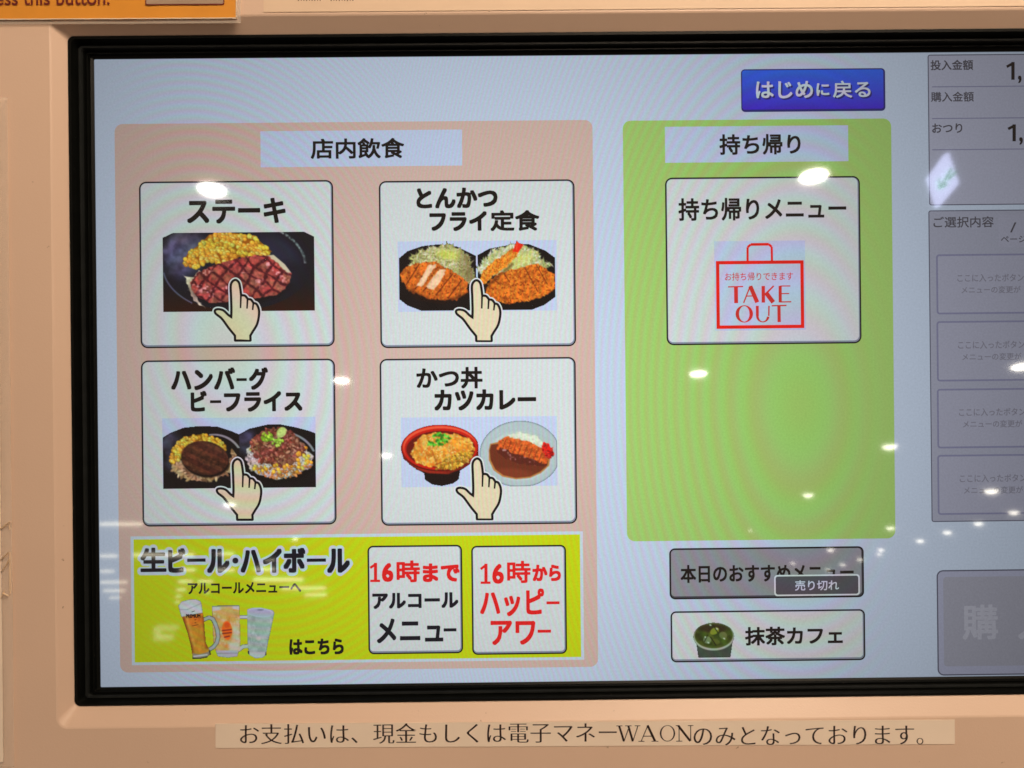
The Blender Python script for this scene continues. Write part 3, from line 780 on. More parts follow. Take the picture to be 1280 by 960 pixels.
    c.blend(zp([(255, 735), (330, 745), (420, 725), (420, 738), (330, 754), (260, 752)], .8), (52, 50, 44)); c.blend(c.seg(*Z(440, 665), *Z(450, 705), 1.4), (50, 46, 34))
    fo = zp([(115, 185), (150, 140), (230, 120), (300, 118), (350, 138), (362, 175), (372, 262), (260, 280), (180, 296), (146, 302), (128, 230)])
    c.blend(fo, (206, 212, 216)); c.mottle(fo, .07, 6, 2); c.blend(c.seg(*Z(125, 225), *Z(210, 225), 1.1) * .5, (130, 140, 144)); c.blend(c.seg(*Z(210, 225), *Z(350, 165), 1.1) * .5, (130, 140, 144))
    c.build("drinks_photo", 5, parent)
    g = Geo()
    x0, x1, z0, z1 = box_of((232.5, 767.6, 250.5, 772.4), L(5.5))
    text_into(g, "PREMIUM", None, L(5.5), 0, 0, dil(.25), to=(x0, x1, z0, z1))
    bar(g, (239.5, 765), (243.5, 763.6), .8, L(5.5)); bar(g, (240, 782.5), (248, 780.8), .6, L(5.5))
    bar(g, (243, 775), (245.4, 774.6), .7, L(5.55)); bar(g, (243.2, 778.5), (245.2, 778.2), .7, L(5.55))
    g.build("glass_print", TEXT, parent)

def cup(parent):
    c = Canvas((864, 775, 920, 822), .6, None, 17)
    Z = lambda x, y: (840 + x / 2.909, 630 + y / 2.909)
    body = c.poly([Z(88, 505), Z(95, 558), Z(212, 558), Z(220, 505)], .8); c.blend(body, (70, 82, 72)); c.mottle(body, .1, 6)
    c.blend(body * (c.X < 872) * .4, (40, 46, 40), False)
    c.blend(c.ell(*Z(152, 482), 25.6, 17.4), (176, 186, 172)); c.blend(c.ell(*Z(152, 479), 24.2, 15.8), (78, 92, 40)); m = c.ell(*Z(152, 477), 23.2, 14.4)
    c.blend(m, (66, 82, 30)); c.mottle(m, .35, 6, 2)
    c.blend(c.ell(*Z(150, 452), 20, 5, 0, 3) * .8, (50, 40, 28))
    c.blend(c.ell(*Z(155, 462), 6, 4, -30) * .8, (150, 160, 60)); c.blend(c.ell(*Z(128, 494), 5, 4.4, 20) * .7, (140, 156, 128)); c.blend(c.ell(*Z(186, 478), 5, 4.4, 20) * .7, (120, 132, 90)); c.blend(c.ell(*Z(160, 500), 5, 3, 20) * .5, (110, 124, 60))
    for x, y in ((140, 440), (122, 484), (190, 490), (164, 454), (132, 504)): c.blob(*Z(x, y), 1.5, .9, 30, (216, 226, 210))
    c.blend(c.seg(*Z(150, 440), *Z(168, 470), 1), (30, 34, 14)); c.blend(c.seg(*Z(130, 476), *Z(118, 500), 1), (34, 40, 18)); c.blend(c.seg(*Z(140, 484), *Z(160, 514), 1.2), (30, 36, 16))
    return c.build("drink_photo", 5, parent)

# ------------------------------------------------------------------ the four dish keys
TB = .030
b1 = button("menu_button", (175.2, 226.2, 417.0, 434.0), 2, machine, label="steak menu button"); steak(b1)
text("button_text", [("ステーキ", (233.8, 247.5, 357, 279.5))], 4, TEXT, b1, TB); hand(b1, 0, 0, 6)
b2 = button("menu_button", (474.6, 225.2, 719.2, 434.0), 2, machine, label="pork cutlet and fried set meal menu button"); cutlets(b2)
text("button_text", [("とんかつ", (520.4, 234.4, 622, 260.5)), ("フライ", (536.7, 264, 608.7, 289)), ("定食", (612.8, 262.6, 674.4, 288.8))], 4, TEXT, b2, TB); hand(b2, 301.5, 0.5, 6)
b3 = button("menu_button", (177.6, 449.6, 419.4, 656.8), 2, machine, label="hamburg steak and beef rice menu button"); hamburg(b3)
text("button_text", [("ハンバ", (213.8, 459.4, 294, 487.8)), ("ー", (295.5, 472.6, 308.5, 476.4)), ("グ", (311, 459, 335.2, 487.4)), ("ビ", (238.2, 488.4, 258.6, 514.6)), ("ー", (262.5, 500.2, 276.5, 504)), ("フライス", (280, 488.8, 378, 514.6))], 4, TEXT, b3, TB); hand(b3, 2.6, 224, 6)
b4 = button("menu_button", (475.6, 447.4, 720.6, 656.0), 2, machine, label="pork cutlet bowl and curry menu button"); bowls(b4)
text("button_text", [("かつ丼", (520.4, 458.8, 603.2, 486)), ("カツカレー", (542.7, 486.5, 670.3, 513))], 4, TEXT, b4, TB); hand(b4, 302.3, 223.3, 6)

# ------------------------------------------------------------------ take-out key
b5 = button("takeout_button", (831.9, 220.8, 1076.4, 430.6), 2, machine)
text("button_text", [("持ち帰りメニュー", (847.6, 246.8, 1058.3, 275.4))], 4, TEXT, b5, .022)
panel("photo_ground", (893, 301, 1007, 413), .5, 3.4, PHOTOBG, b5)
outline("bag_outline", (895.1, 325.7, 1005.2, 410.7), .6, 4, 4.3, BAGRED, b5)
g = Geo(); y = L(4.2)
hp = [(934.5, 327), (934.5, 309), (938.5, 305.6), (961.0, 305.3), (964.6, 308.6), (965.0, 327)]
for i, w in enumerate((2.8, 3.0, 3.4, 3.0, 2.8)): bar(g, hp[i], hp[i + 1], w, L(4.2 + i * .04))
g.build("bag_handle", BAGRED, b5)
text("bag_text", [("お持ち帰りできます", (906, 340.4, 991.5, 350.6))], 4.2, SOFTRED, b5, 0.0)
g = Geo(); Zt = lambda x, y: (880 + x / 7.386, 290 + y / 7.386)
def tb(a, b, w, k=0, w2=None): bar(g, Zt(*a), Zt(*b), w * 1.14 / 7.386, L(4.2 + k * .03), 0, None if w2 is None else w2 / 7.386)
tb((222, 507), (362, 503), 10); tb((295, 510), (297, 657), 32, 1)                                     # T
tb((427, 497), (366, 655), 11, 0); tb((427, 500), (492, 650), 34, 1); tb((385, 592), (470, 590), 9, 2)  # A
tb((547, 498), (548, 652), 28, 0); tb((644, 497), (566, 575), 12, 1, 18); tb((572, 560), (640, 650), 36, 2)  # K
tb((703, 497), (704, 650), 26, 0); tb((703, 499), (797, 498), 9, 1); tb((703, 569), (787, 568), 9, 2); tb((703, 646), (806, 644), 10, 3)  # E
tb((625, 681), (762, 678), 11, 0); tb((692, 681), (694, 832), 27, 1)                                  # T
def arcring(cx, cz, ro, rz, wi, wz, a0, a1, n=28):
    y = L(4.2)
    o = []; i_ = []
    for k in range(n + 1):
        a = a0 + (a1 - a0) * k / n
        o.append(P(*Zt(cx + ro * math.cos(a), cz + rz * math.sin(a)), y)); i_.append(P(*Zt(cx + (ro - wi) * math.cos(a), cz + (rz - wz) * math.sin(a)), y))
    g.add(o + i_, [(k, k + 1, n + 2 + k, n + 1 + k) for k in range(n)])
arcring(372, 756, 81, 80, 33, 8, 0, math.tau)                                                       # O
tb((492, 681), (493, 775), 24, 0); tb((600, 681), (598, 775), 12, 0); arcring(543, 775, 62, 60, 24, 10, 0.12, math.pi)  # U
g.build("bag_lettering", SOFTRED, b5)

# ------------------------------------------------------------------ drinks banner
ban = panel("drinks_banner", (165, 667.4, 729.2, 828), .5, 1.4, WHITEBLUE, machine)
panel("banner_ground", (168.6, 671.2, 725.6, 824.6), .3, 2, LIME, ban)
tsegs = [("生", (175.5, 684.6, 208, 715)), ("ビ", (210, 685, 232, 716)), ("ー", (234, 698, 257, 702.4)), ("ル", (258.5, 686, 287, 716.5)), ("・", (290.5, 697, 298, 704.5)),
         ("ハ", (300.5, 687, 326, 716)), ("イ", (328.5, 685.5, 352.5, 716)), ("ボ", (354, 684.5, 382, 716)), ("ー", (383.5, 698, 407.5, 702.4)), ("ル", (408.5, 685.5, 437.5, 716.5))]
g = Geo(); e = 3.8
for s_, b_ in tsegs: text_into(g, s_, (b_[0] - e, b_[1] - e, b_[2] + e, b_[3] + e), L(2.6), 0, 0, [(a_ * q_, c_ * q_) for q_ in (1, .55) for a_, c_ in dil(e, 16)])
g.build("banner_text_halo", WHITEBLUE, ban)
text("banner_text", tsegs, 4.4, NAVY, ban, .04)
text("banner_text", [("アルコールメニューへ", (234.8, 727.6, 376.4, 742))], 3, TEXT, ban, .012)
text("banner_text", [("はこちら", (361.6, 798.2, 429.7, 818.2))], 3, TEXT, ban, .022)
drinks(ban)
s1 = button("drinks_button", (460, 681.6, 578.2, 817.2), 3, machine, 7, label="alcohol menu button for before 16 o'clock")
text("button_text", [("6", (477.3, 703.5, 491.8, 727.5)), ("時", (495.6, 700.5, 525, 728)), ("まで", (528.3, 704, 574.7, 727.6))], 5, RED, s1, .03)
text("button_text", [("アルコール", (465.4, 740.7, 573, 760.8)), ("メニュ", (470.9, 772.7, 554, 803.8)), ("ー", (554.5, 785.2, 570.6, 789.4))], 5, NAVY, s1, .024)
s2 = button("drinks_button", (589.6, 681.6, 708.2, 818), 3, machine, 7, label="happy hour button with red lettering")
text("button_text", [("6", (615.2, 704.6, 629.9, 729.8)), ("時", (633.8, 701, 663.4, 729)), ("から", (665.4, 705.6, 701.2, 726.5)), ("ハッピ", (599.8, 735.9, 680.4, 770.5)), ("ー", (683, 751.6, 699.5, 755.4)), ("アワ", (613.2, 775.5, 669.5, 806.3)), ("ー", (672, 787, 688.8, 791))], 5, RED, s2, .026)

for bx, pr in (((462.3, 703.5, 475.2, 727.5), s1), ((600.4, 704.6, 613.2, 729.8), s2)):
    g = Geo(); one(g, bx, L(5), 4.0, True); g.build("button_numeral", RED, pr)

# ------------------------------------------------------------------ recommended (sold out) and matcha keys
k1 = button("recommended_button", (836.4, 684, 1080.4, 748), 2, machine, 7, GREYBTN, screen_mat("grey_edge", (70, 70, 80)))
text("button_text", [("本日のおすすめメニュー", (850.3, 705, 1067.6, 727.6))], 4, TEXT, k1, .02)
tg = panel("sold_out_tag", (967.6, 718.2, 1075, 744.6), 4, 5, TAGLINE, k1)
panel("tag_face", (969.4, 720, 1073.2, 742.8), 2.8, 5.4, TAGFILL, k1)
text("tag_text", [("売り切れ", (993.7, 725.2, 1048.7, 738))], 6, WHITE, k1, .004)
k2 = button("matcha_button", (838, 762.7, 1082, 826.7), 2, machine, 7)
text("button_text", [("抹茶カフェ", (931, 783, 1053.8, 806.4))], 4, TEXT, k2, .024)
cup(k2)

# ------------------------------------------------------------------ side column: amounts, chosen items, purchase key
am = outline("amount_panel", (1159.4, 66.6, 1492, 255.6), 3, 1.6, 1.2, SIDELINE, machine)
panel("panel_face", (1160.4, 67.6, 1491, 254.6), 2.5, 1, SIDE, am)
for v in (107.2, 146.8, 185.8):
    panel("divider", (1164, v - .6, 1487, v + .6), .3, 2, SIDEFAINT, am)
text("amount_text", [("投入金額", (1163, 74.8, 1216.6, 87.7)), ("購入金額", (1163.6, 114.6, 1217.4, 127.2)), ("おつり", (1165, 154.2, 1203, 166.2))], 2.5, SIDETEXT, am, .006)
text("amount_digits", [(",", (1272.5, 94.5, 1277, 104)), ("000", (1284, 77.2, 1330, 100)),
                       (",", (1274, 171.5, 1278.6, 181)), ("000", (1286, 155.2, 1332, 177))], 2.5, LINE, am, .04)
g = Geo(); one(g, (1258, 77.5, 1269.4, 99.7), L(2.5), 4.2); one(g, (1259.8, 155.5, 1270.8, 176.6), L(2.5), 4.2); g.build("leading_digits", LINE, am)
ch = outline("selection_panel", (1161.4, 260.8, 1492, 651.4), 3, 1.6, 1.2, SIDELINE, machine)
panel("panel_face", (1162.4, 261.8, 1491, 650.4), 2.5, 1, SIDE2, ch)
text("selection_text", [("ご選択内容", (1166.6, 270.6, 1242.4, 284.4))], 2.5, SIDETEXT, ch, .004)
panel("page_box", (1248, 268, 1330, 309), 2, 2, SLOT, ch)
text("page_text", [("/", (1262.5, 278, 1270.5, 290.5)), ("ページ", (1251, 294.6, 1283, 303))], 2.8, SIDETEXT, ch, 0)
for k, (t0, t1) in enumerate(((316.3, 391.6), (399.8, 475.4), (484.3, 559), (566.8, 642))):
    xo = 1169.4 + k * .5
    sl = outline("empty_slot", (xo, t0, 1484 + k * .5, t1), 4, 2.2, 2.2, SIDEFAINT, machine)
    panel("slot_face", (xo + 1.5, t0 + 1.5, 1482.5 + k * .5, t1 - 1.5), 3, 1.8, SLOT, sl)
    c0 = (t0 + t1) / 2
    text("slot_text", [("ここに入ったボタン", (1196.5 + k, c0 - 11.5, 1280 + k, c0 - 1.8)), ("メニューの変更が", (1201.6 + k, c0 + 3.6, 1276 + k, c0 + 12.6))], 2.6, GHOST, sl, .002)
by = outline("purchase_button", (1170.4, 710.8, 1470, 843), 8, 2, 1.6, SIDELINE, machine)
panel("button_rim", (1171.4, 711.8, 1469, 842), 7, 1.6, BUYRIM, by)
panel("button_face", (1178.6, 719.5, 1461, 831.5), 4, 2.2, BUYFACE, by)
text("button_text", [("購", (1202.7, 755.5, 1247.6, 799.5)), ("入", (1272, 756, 1318, 799))], 3, BUYTEXT, by, .03)

# ------------------------------------------------------------------ printed notices stuck on the casing
def thing(name, label, cat, u, v, y, rot=0.0, group=None):
    o = bpy.data.objects.new(name, None); scene.collection.objects.link(o)
    p = P(u, v, y)
    o.matrix_world = M @ Matrix.Translation(p) @ Matrix.Rotation(rot, 4, 'Y')
    o['label'] = label; o['category'] = cat
    if group: o['group'] = group
    return o, p
def rebase(ob, p):
    ob.data.transform(Matrix.Translation(-p))
def slab(g, x0, x1, z0, z1, y, th, mi=0):
    v = [(x0, y, z0), (x1, y, z0), (x1, y, z1), (x0, y, z1), (x0, y + th, z0), (x1, y + th, z0), (x1, y + th, z1), (x0, y + th, z1)]
    g.add(v, [(0, 1, 2, 3), (7, 6, 5, 4), (0, 4, 5, 1), (1, 5, 6, 2), (2, 6, 7, 3), (3, 7, 4, 0)], mi)

yS = YF - .00025
stk, sp = thing("payment_sticker", "long beige paper label with a line of serif Japanese text stuck below the screen", "sticker", 732.5, 917.5, yS, math.radians(.42))
x0, x1, z0, z1 = box_of((270, 902.2, 1195, 932.6), yS)
g = Geo(); nseg = 40
slab(g, x0, x1, z0, z1, yS, .0002)
ob = g.build("paper_strip", PAPER, stk); rebase(ob, sp)
g = Geo(); yT = yS - .00003
msh = [(-.5, 0), (-.17, .06), (.17, -.06), (.5, 0)]
zc = (902.2 + 932.6) / 2
text_into(g, "お支払いは、現金もしくは電子マネー", (300.5, zc - 12.0, 771, zc + 13.2), yT, -.014, 0, msh)
text_into(g, "のみとなっております。", (866.5, zc - 12.0, 1155, zc + 11.8), yT, -.014, 0, msh)
def sb(a, b, w, w2=None, k=0):     # stroke of a serif letter; layout of the sticker itself
    ox, oz = sp.x, sp.z
    Y = yT - k * 2e-6; q = S * K(yT)
    A = Vector((ox + (a[0] - 732.5) * q, Y, oz - (a[1] - 917.5) * q)); B = Vector((ox + (b[0] - 732.5) * q, Y, oz - (b[1] - 917.5) * q))
    d = (B - A).normalized(); n = Vector((-d.z, 0, d.x))
    g.add([A + n * w * q * .62, A - n * w * q * .62, B - n * (w2 or w) * q * .62, B + n * (w2 or w) * q * .62], [(0, 1, 2, 3)])
t0_, b0_ = 907.5, 927.0
for k, (a, b, w) in enumerate([((775.5, t0_), (781.5, b0_), 2.1), ((788, t0_ + 1), (781.5, b0_), .9), ((787, t0_), (792.6, b0_), 2.1), ((799, t0_), (792.6, b0_), .9), ((772, t0_), (779.5, t0_), .7), ((783, t0_), (791, t0_), .7), ((795, t0_), (802, t0_), .7),
             ((811.5, t0_ - .5), (803, b0_), .9), ((811, t0_ - .5), (820.5, b0_), 2.3), ((806, 920.6), (817, 920.6), .8), ((799.5, b0_), (807, b0_), .7), ((816, b0_), (824.5, b0_), .7),
             ((850.5, t0_), (850.5, b0_), .9), ((849.5, t0_), (864.5, b0_), 2.2), ((865, t0_), (865, b0_), .9), ((846.5, t0_), (851, t0_), .7), ((861.5, t0_), (868.5, t0_), .7), ((846.8, b0_), (854.5, b0_), .7)]):
    sb((a[0] - 1.5, a[1]), (b[0] - 1.5, b[1]), w, None, k)
q = S * K(yT); o_ = []; i_ = []
for k in range(33):
    a = math.tau * k / 32
    o_.append((sp.x + (834.5 - 732.5 + 9.6 * math.cos(a)) * q, yT, sp.z - (917.2 - 917.5 + 10.2 * math.sin(a)) * q))
    i_.append((sp.x + (834.5 - 732.5 + (9.6 - 2.0) * math.cos(a)) * q, yT, sp.z - (917.2 - 917.5 + (10.2 - .75) * math.sin(a)) * q))
g.add(o_ + i_, [(k, k + 1, 34 + k, 33 + k) for k in range(32)])
ob = g.build("printed_text", INK, stk); rebase(ob, sp)

# orange instruction sheet in its clear laminate, top left
yO = YF - .0012
sg, sp = thing("instruction_sign", "orange laminated sign with dark red English lettering at the top left corner", "sign", 120, 10, yO, math.radians(.15))
def sheet(g, x0, x1, z0, z1, y, amp, seed, nx=60, nz=6, mi=0, th=.00018):
    """gently wavy sheet with thickness"""
    rg = random.Random(seed); ph = [rg.uniform(0, 6) for _ in range(4)]
    def w(x, z):
        return amp * (math.sin(x * 90 + ph[0]) + .6 * math.sin(x * 210 + ph[1] + z * 60) + .4 * math.sin(z * 140 + ph[2]))
    for s_, off in ((0, 0), (1, th)):
        vs = [(x0 + (x1 - x0) * i / nx, y + off + w(x0 + (x1 - x0) * i / nx, z0 + (z1 - z0) * j / nz), z0 + (z1 - z0) * j / nz) for j in range(nz + 1) for i in range(nx + 1)]
        fs = [(j * (nx + 1) + i, j * (nx + 1) + i + 1, (j + 1) * (nx + 1) + i + 1, (j + 1) * (nx + 1) + i) for j in range(nz) for i in range(nx)]
        if s_: fs = [f[::-1] for f in fs]
        g.add(vs, fs, mi)
zt = P(150, -190, yO).z; xl = P(-260, 20, yO).x; kk = S * K(yO)
xr = P(296, 20, yO).x; zb = P(150, 24.0, yO).z
g = Geo(); sheet(g, xl, xr, zb, zt, yO, .00006, 3); ob = g.build("orange_sheet", ORANGE, sg); rebase(ob, sp)
g = Geo(); sheet(g, xl - 5 * kk, xr + 4.5 * kk, zb - 5 * kk, zt + 5 * kk, yO + .0003, .00006, 3); ob = g.build("laminate", FILM, sg); rebase(ob, sp)
EDGEW = plastic("laminate_edge", (0.86, 0.74, 0.56), 0.25, 0.05, 200)
g = Geo(); slab(g, xl, xr, zb - .25 * kk, zb + .9 * kk, yO - .00035, .0002); slab(g, xr - .7 * kk, xr + .3 * kk, zb, zt, yO - .00035, .0002)
ob = g.build("laminate_crease", EDGEW, sg); rebase(ob, sp)
g = Geo(); text_into(g, "ess this button.", (-5, -11.5, 136.5, 6.4), yO - .00035, 0, 0, dil(.22)); text_into(g, "pr", (-22, -6.5, -7, 10.6), yO - .00035, 0, 0, dil(.22))
ob = g.build("printed_text", DARKRED, sg); rebase(ob, sp)
g = Geo(); yk = yO - .00032
flat_rrect(g, (181.5, -60, 279.8, 5.8), 2, yk, 0); flat_rrect(g, (182.8, -59, 278.5, 4.4), 1.2, yk - .00001, 1)
ob = g.build("printed_button", [DARKRED, TAUPE], sg); rebase(ob, sp)

# pale notice along the top
nt_, sp = thing("paper_notice", "pale paper notice running along the casing above the screen", "notice", 860, 0, yS)
x0, x1, _, _ = box_of((330, -60, 1500, 11), yS); zb = P(905, 10.5, yS).z; zt = P(905, -160, yS).z
x0 = P(329.5, 14, yS).x
g = Geo(); slab(g, x0, x1, zb, zt, yS, .0002); ob = g.build("paper_sheet", PAPER2, nt_); rebase(ob, sp)
g = Geo(); rr = random.Random(4); yT = yS - .00003
for k in range(7):
    u = 373 + k * 10.2
    if k == 3: continue
    for a, b in (((u, -12), (u + 7, -12)), ((u + 3.5, -14), (u + 3.6, .8)), ((u + 1.5, -6), (u, 1.2)), ((u + 5.5, -6), (u + 7, 1.0))):
        bar(g, a, b, 1.2, yT - len(g.v) * 1e-7)
ob = g.build("printed_text", INK, nt_); rebase(ob, sp)

# laminated sheet at the left edge
yL = YF - .0009
lam, sp = thing("laminated_sheet", "pale laminated sheet with a crinkled clear border at the left edge of the casing", "notice", -60, 560, yL)
xr = P(14, 600, yL).x; zt = P(10, 122, yL).z; zb = P(8, 952, yL).z; xl = P(-230, 500, yL).x
g = Geo(); sheet(g, xl, xr, zb - .002, zt, yL, .00006, 8, 14, 60); ob = g.build("laminate", FILM, lam); rebase(ob, sp)
g = Geo(); xp = P(2.0, 700, yL).x
slab(g, xl + .002, xp, zb, zt - .0035, yL - .0003, .0001); ob = g.build("paper_sheet", PAPER, lam); rebase(ob, sp)
GLOSS = plastic("laminate_gloss", (0.80, 0.62, 0.42), 0.15, 0.1, 200)
g = Geo()
for (a, b, w) in (((0, 661), (7, 656), 2.2), ((7, 656), (12.5, 652), 1.8), ((0, 700), (11, 690), 1.6), ((2, 714), (8, 706), 1.4), ((8, 706), (11.5, 699), 1.2), ((12.4, 690), (12.8, 742), 1.2), ((3, 741), (11, 745), 1.6), ((11.5, 655), (12.6, 662), 1.0), ((1, 748), (6, 738), 1.1)):
    # folded ridges of the film
    p_ = P(*a, yL - .0006); q_ = P(*b, yL - .0006); d = (q_ - p_).normalized(); n = Vector((-d.z, 0, d.x)) * w * kk / 2; t = Vector((0, -.0004, 0))
    g.add([p_ - n, p_ + t, p_ + n, q_ - n, q_ + t, q_ + n], [(0, 1, 4, 3), (1, 2, 5, 4), (2, 0, 3, 5), (0, 2, 1), (3, 4, 5)])
ob = g.build("film_crinkle", GLOSS, lam); rebase(ob, sp)

# ------------------------------------------------------------------ ceiling lamps of the shop, seen reflected in the glass
ZC = 2.95
cam_w = cam.matrix_world.translation.copy()
nrm = (M.to_3x3() @ Vector((0, -1, 0))).normalized()
def reflect_dir(u, v):
    h = M @ P(u, v, 0.0); d = (h - cam_w).normalized()
    return h, d - 2 * d.dot(nrm) * nrm
def on_ceiling(u, v):
    h, r = reflect_dir(u, v)
    return h + r * ((ZC - h.z) / r.z)
LENS = glow("downlight_lens", (1.0, 0.93, 0.80), 95.0)
LENS2 = glow("downlight_lens_far", (1.0, 0.93, 0.78), 42.0)
TRIM = plastic("white_trim", (0.7, 0.7, 0.68), 0.4)
TUBE = glow("tube_glow", (1.0, 0.90, 0.66), 13.0)
def disc(n, r, z, cx=0, cy=0): return [(cx + r * math.cos(math.tau * i / n), cy + r * math.sin(math.tau * i / n), z) for i in range(n)]
def downlight(u, v, wpx, label):
    p = on_ceiling(u, v); dist = (p - cam_w).length + DIST
    r = wpx / 2 * dist / FPX * .95
    o = bpy.data.objects.new("downlight", None); scene.collection.objects.link(o); o.location = p
    o['label'] = label; o['category'] = "ceiling lamp"; o['group'] = "round downlights in the shop ceiling"
    n = 24; g = Geo()
    dm = r * (.22 if wpx > 17 else .55); rg_ = [disc(n, r * math.cos(a), -dm * math.sin(a)) for a in (0, .35, .7, 1.05, 1.35)]
    for k in range(4): g.add(rg_[k] + rg_[k + 1], [(i, n + i, n + (i + 1) % n, (i + 1) % n) for i in range(n)])
    g.add(rg_[4], [tuple(range(n))[::-1]]); g.build("lens", LENS if wpx > 17 else LENS2, o)
    g = Geo(); A = disc(n, r * 1.02, .002); B = disc(n, r * 1.12, -.004); C_ = disc(n, r * 1.2, .0); D = disc(n, r * 1.2, .012); E = disc(n, r * 1.02, .012)
    rs = [A, B, C_, D, E, A]
    for k in range(5):
        g.add(rs[k] + rs[k + 1], [(i, (i + 1) % n, n + (i + 1) % n, n + i) for i in range(n)])
    g.build("trim_ring", TRIM, o)
    return o
lamps = [
 (265, 237, 33, "large round downlight mirrored at the top of the steak button"),
 (1017, 220, 34, "large round downlight mirrored at the top of the takeout button"),
 (427, 475.5, 20, "round downlight mirrored between the left and right dish buttons"),
 (873, 467, 21, "round downlight mirrored in the left of the green area"),
 (1278, 458, 21, "round downlight mirrored at the right edge of the photo"),
 (483, 568.5, 14, "small downlight mirrored at the left edge of the cutlet bowl button"),
 (1112, 557.5, 16, "small downlight mirrored at the right border of the green area"),
 (287, 630, 14, "small downlight mirrored on the hand below the hamburg steak photo"),
 (1010, 618.3, 12, "small downlight mirrored low in the green area"),
 (1239, 613, 14, "small downlight mirrored on the lowest empty slot"),
 (1267, 640, 10, "tiny downlight mirrored under the lowest empty slot"),
 (1223, 654, 9, "tiny downlight mirrored right of the selection panel's corner"),
 (1184, 665, 8.5, "tiny downlight mirrored below the selection panel"),
 (1150, 675.6, 8, "tiny downlight mirrored below the left of the selection panel"),
 (1113, 659.6, 9, "tiny downlight mirrored at the lower right corner of the green area"),
 (1101, 687, 7, "tiny downlight mirrored right of the sold out button"),
 (1098.5, 692.5, 5, "tiny downlight mirrored just under another beside the sold out button"),
 (1038, 687, 8, "tiny downlight mirrored on the top edge of the sold out button"),
 (1075, 699, 6, "tiny downlight mirrored near the right end of the sold out button"),
 (1053, 705.5, 6, "tiny downlight mirrored over the sold out button's lettering"),
 (991, 703.5, 5, "tiny downlight mirrored left of centre on the sold out button"),
 (369, 673, 7, "tiny downlight mirrored above the drinks banner title"),
 (938, 663, 4, "tiny downlight mirrored at the bottom of the green area"),
 (1035, 712, 5, "faint tiny downlight mirrored above the sold out tag"),
]
for a in lamps: downlight(*a)
tubes = [(124, 178, 655.5, 3.2), (124, 147, 695.3, 2.6), (167, 242, 694, 3.4), (124, 143, 714.4, 2.4), (125, 159, 728, 2.6), (129, 157, 738.5, 2.4), (137, 151, 747.2, 2.0),
         (271, 292, 692.5, 2.6), (225, 244, 712.6, 2.6), (270, 293, 713, 2.8), (318, 344, 711.8, 3.0), (223, 241, 727, 2.6), (247, 266, 727, 2.4), (317, 379, 724.6, 3.4), (352, 407, 735.4, 2.8), (381, 408, 743.6, 2.6),
         (221, 232, 737.4, 2.4), (220, 226, 745.6, 2.0), (219, 225, 752.6, 2.0), (332, 344, 700.5, 1.2), (256, 262, 741, 1.2)]
tube_labels = [
 "strip lamp mirrored at the screen's left edge level with the foot of the hamburg button",
 "short strip lamp mirrored at the screen's left edge beside the top of the lime banner",
 "long strip lamp mirrored across the first character of the lime banner title",
 "strip lamp mirrored at the left screen edge, second below the banner top",
 "strip lamp mirrored at the left screen edge, longest of the lower stack",
 "strip lamp mirrored at the left screen edge, last but one of the stack",
 "lowest and shortest strip lamp mirrored at the left screen edge",
 "strip lamp mirrored high on the third character of the banner title",
 "strip lamp mirrored at the foot of the second banner title character",
 "strip lamp mirrored at the foot of the banner title left of its dot",
 "strip lamp mirrored at the foot of the banner title right of its dot",
 "strip lamp mirrored left above the small alcohol menu line",
 "strip lamp mirrored on the start of the small alcohol menu line",
 "longest strip lamp mirrored just above the small alcohol menu line",
 "strip lamp mirrored over the end of the small alcohol menu line",
 "strip lamp mirrored just right below the small alcohol menu line",
 "short strip lamp mirrored left of the small alcohol menu line",
 "tiny strip lamp mirrored above the beer glass foam on the left",
 "tiny strip lamp mirrored beside the rim of the beer glass foam",
 "thin faint strip lamp mirrored through the middle of the banner title",
 "tiny strip lamp mirrored just below the small alcohol menu line's start"]
for i, (ua, ub, v, hpx) in enumerate(tubes):
    c4 = [on_ceiling(ua, v - hpx / 2), on_ceiling(ub, v - hpx / 2), on_ceiling(ub, v + hpx / 2), on_ceiling(ua, v + hpx / 2)]
    ctr = sum(c4, Vector()) / 4
    o = bpy.data.objects.new("tube_lamp", None); scene.collection.objects.link(o); o.location = ctr
    o['label'] = tube_labels[i]
    o['category'] = "ceiling lamp"; o['group'] = "strip lamps of the shop ceiling"
    g = Geo(); g.add([c - ctr for c in c4], [(0, 1, 2, 3)]); g.build("diffuser", TUBE, o)
    g = Geo(); k = [Vector(((c - ctr).x * 1.04, (c - ctr).y * 1.04, .01)) for c in c4]; kk2 = [x + Vector((0, 0, .05)) for x in k]
    g.add(k + kk2, [(0, 1, 2, 3), (7, 6, 5, 4), (0, 4, 5, 1), (1, 5, 6, 2), (2, 6, 7, 3), (3, 7, 4, 0)]); g.build("housing", TRIM, o)

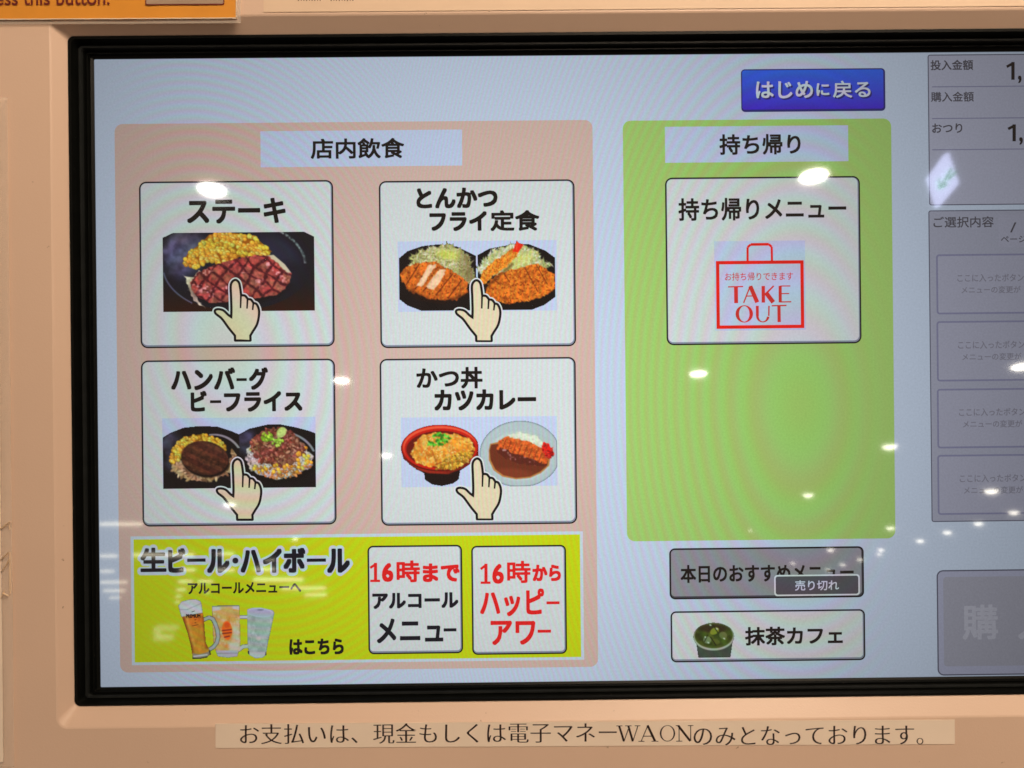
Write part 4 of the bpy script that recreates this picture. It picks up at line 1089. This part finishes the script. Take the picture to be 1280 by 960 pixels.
# lit sign with a green arrow, mirrored at the upper right
SIGNW = glow("sign_face", (0.62, 0.66, 1.0), 15.0)
SIGNF = glow("far_sign_glow", (1.0, 0.9, 0.75), 3.2)
SIGNG = glow("sign_arrow", (0.05, 0.55, 0.22), 8.0)
o = bpy.data.objects.new("arrow_sign", None); scene.collection.objects.link(o)
o['label'] = "lit white sign with a green arrow mirrored over the amount panel"; o['category'] = "sign"
def at_dist(u, v, t):
    h, r = reflect_dir(u, v); rn = r / abs(r.dot(nrm)); return h + rn * t
ctr = at_dist(1181, 224, 2.2); o.location = ctr
g = Geo(); q4 = [at_dist(*p, 2.2) - ctr for p in ((1186, 190), (1199, 229), (1175, 258), (1163.5, 221))]
q5 = [q + nrm * .03 for q in q4]
g.add(q4 + q5, [(0, 1, 2, 3), (7, 6, 5, 4), (0, 4, 5, 1), (1, 5, 6, 2), (2, 6, 7, 3), (3, 7, 4, 0)]); g.build("sign_box", SIGNW, o)
g = Geo()
def qd(pts, dz): g.add([at_dist(*p, 2.2) - ctr - nrm * dz for p in pts], [tuple(range(len(pts)))])
qd([(1171, 224), (1174, 222), (1175, 232), (1171.5, 238)], .004); qd([(1172, 238), (1171.5, 234), (1183, 228.5), (1183, 233)], .006)
qd([(1172, 236), (1186, 210), (1189, 213), (1176, 237)], .008); qd([(1182, 224), (1192, 214), (1193, 218), (1184, 227)], .01)
g.build("green_arrow", SIGNG, o)
o = bpy.data.objects.new("shop_sign", None); scene.collection.objects.link(o)
o['label'] = "faint far lit shop sign mirrored in the banner left of the beer glass"; o['category'] = "sign"
ctr = at_dist(205, 793, 9.0); o.location = ctr
for (ua, va, ub, vb) in ((193, 784.5, 219, 788.5), (194, 797, 213, 801), (192.5, 784.5, 196, 801)):
    g = Geo(); q = [at_dist(*p, 9.0) - ctr for p in ((ua, va), (ub, va), (ub, vb), (ua, vb))]; q2 = [x - nrm * -.1 for x in q]
    g.add(q + q2, [(0, 1, 2, 3), (7, 6, 5, 4), (0, 4, 5, 1), (1, 5, 6, 2), (2, 6, 7, 3), (3, 7, 4, 0)]); g.build("lit_panel", SIGNF, o)
bpy.context.view_layer.update()
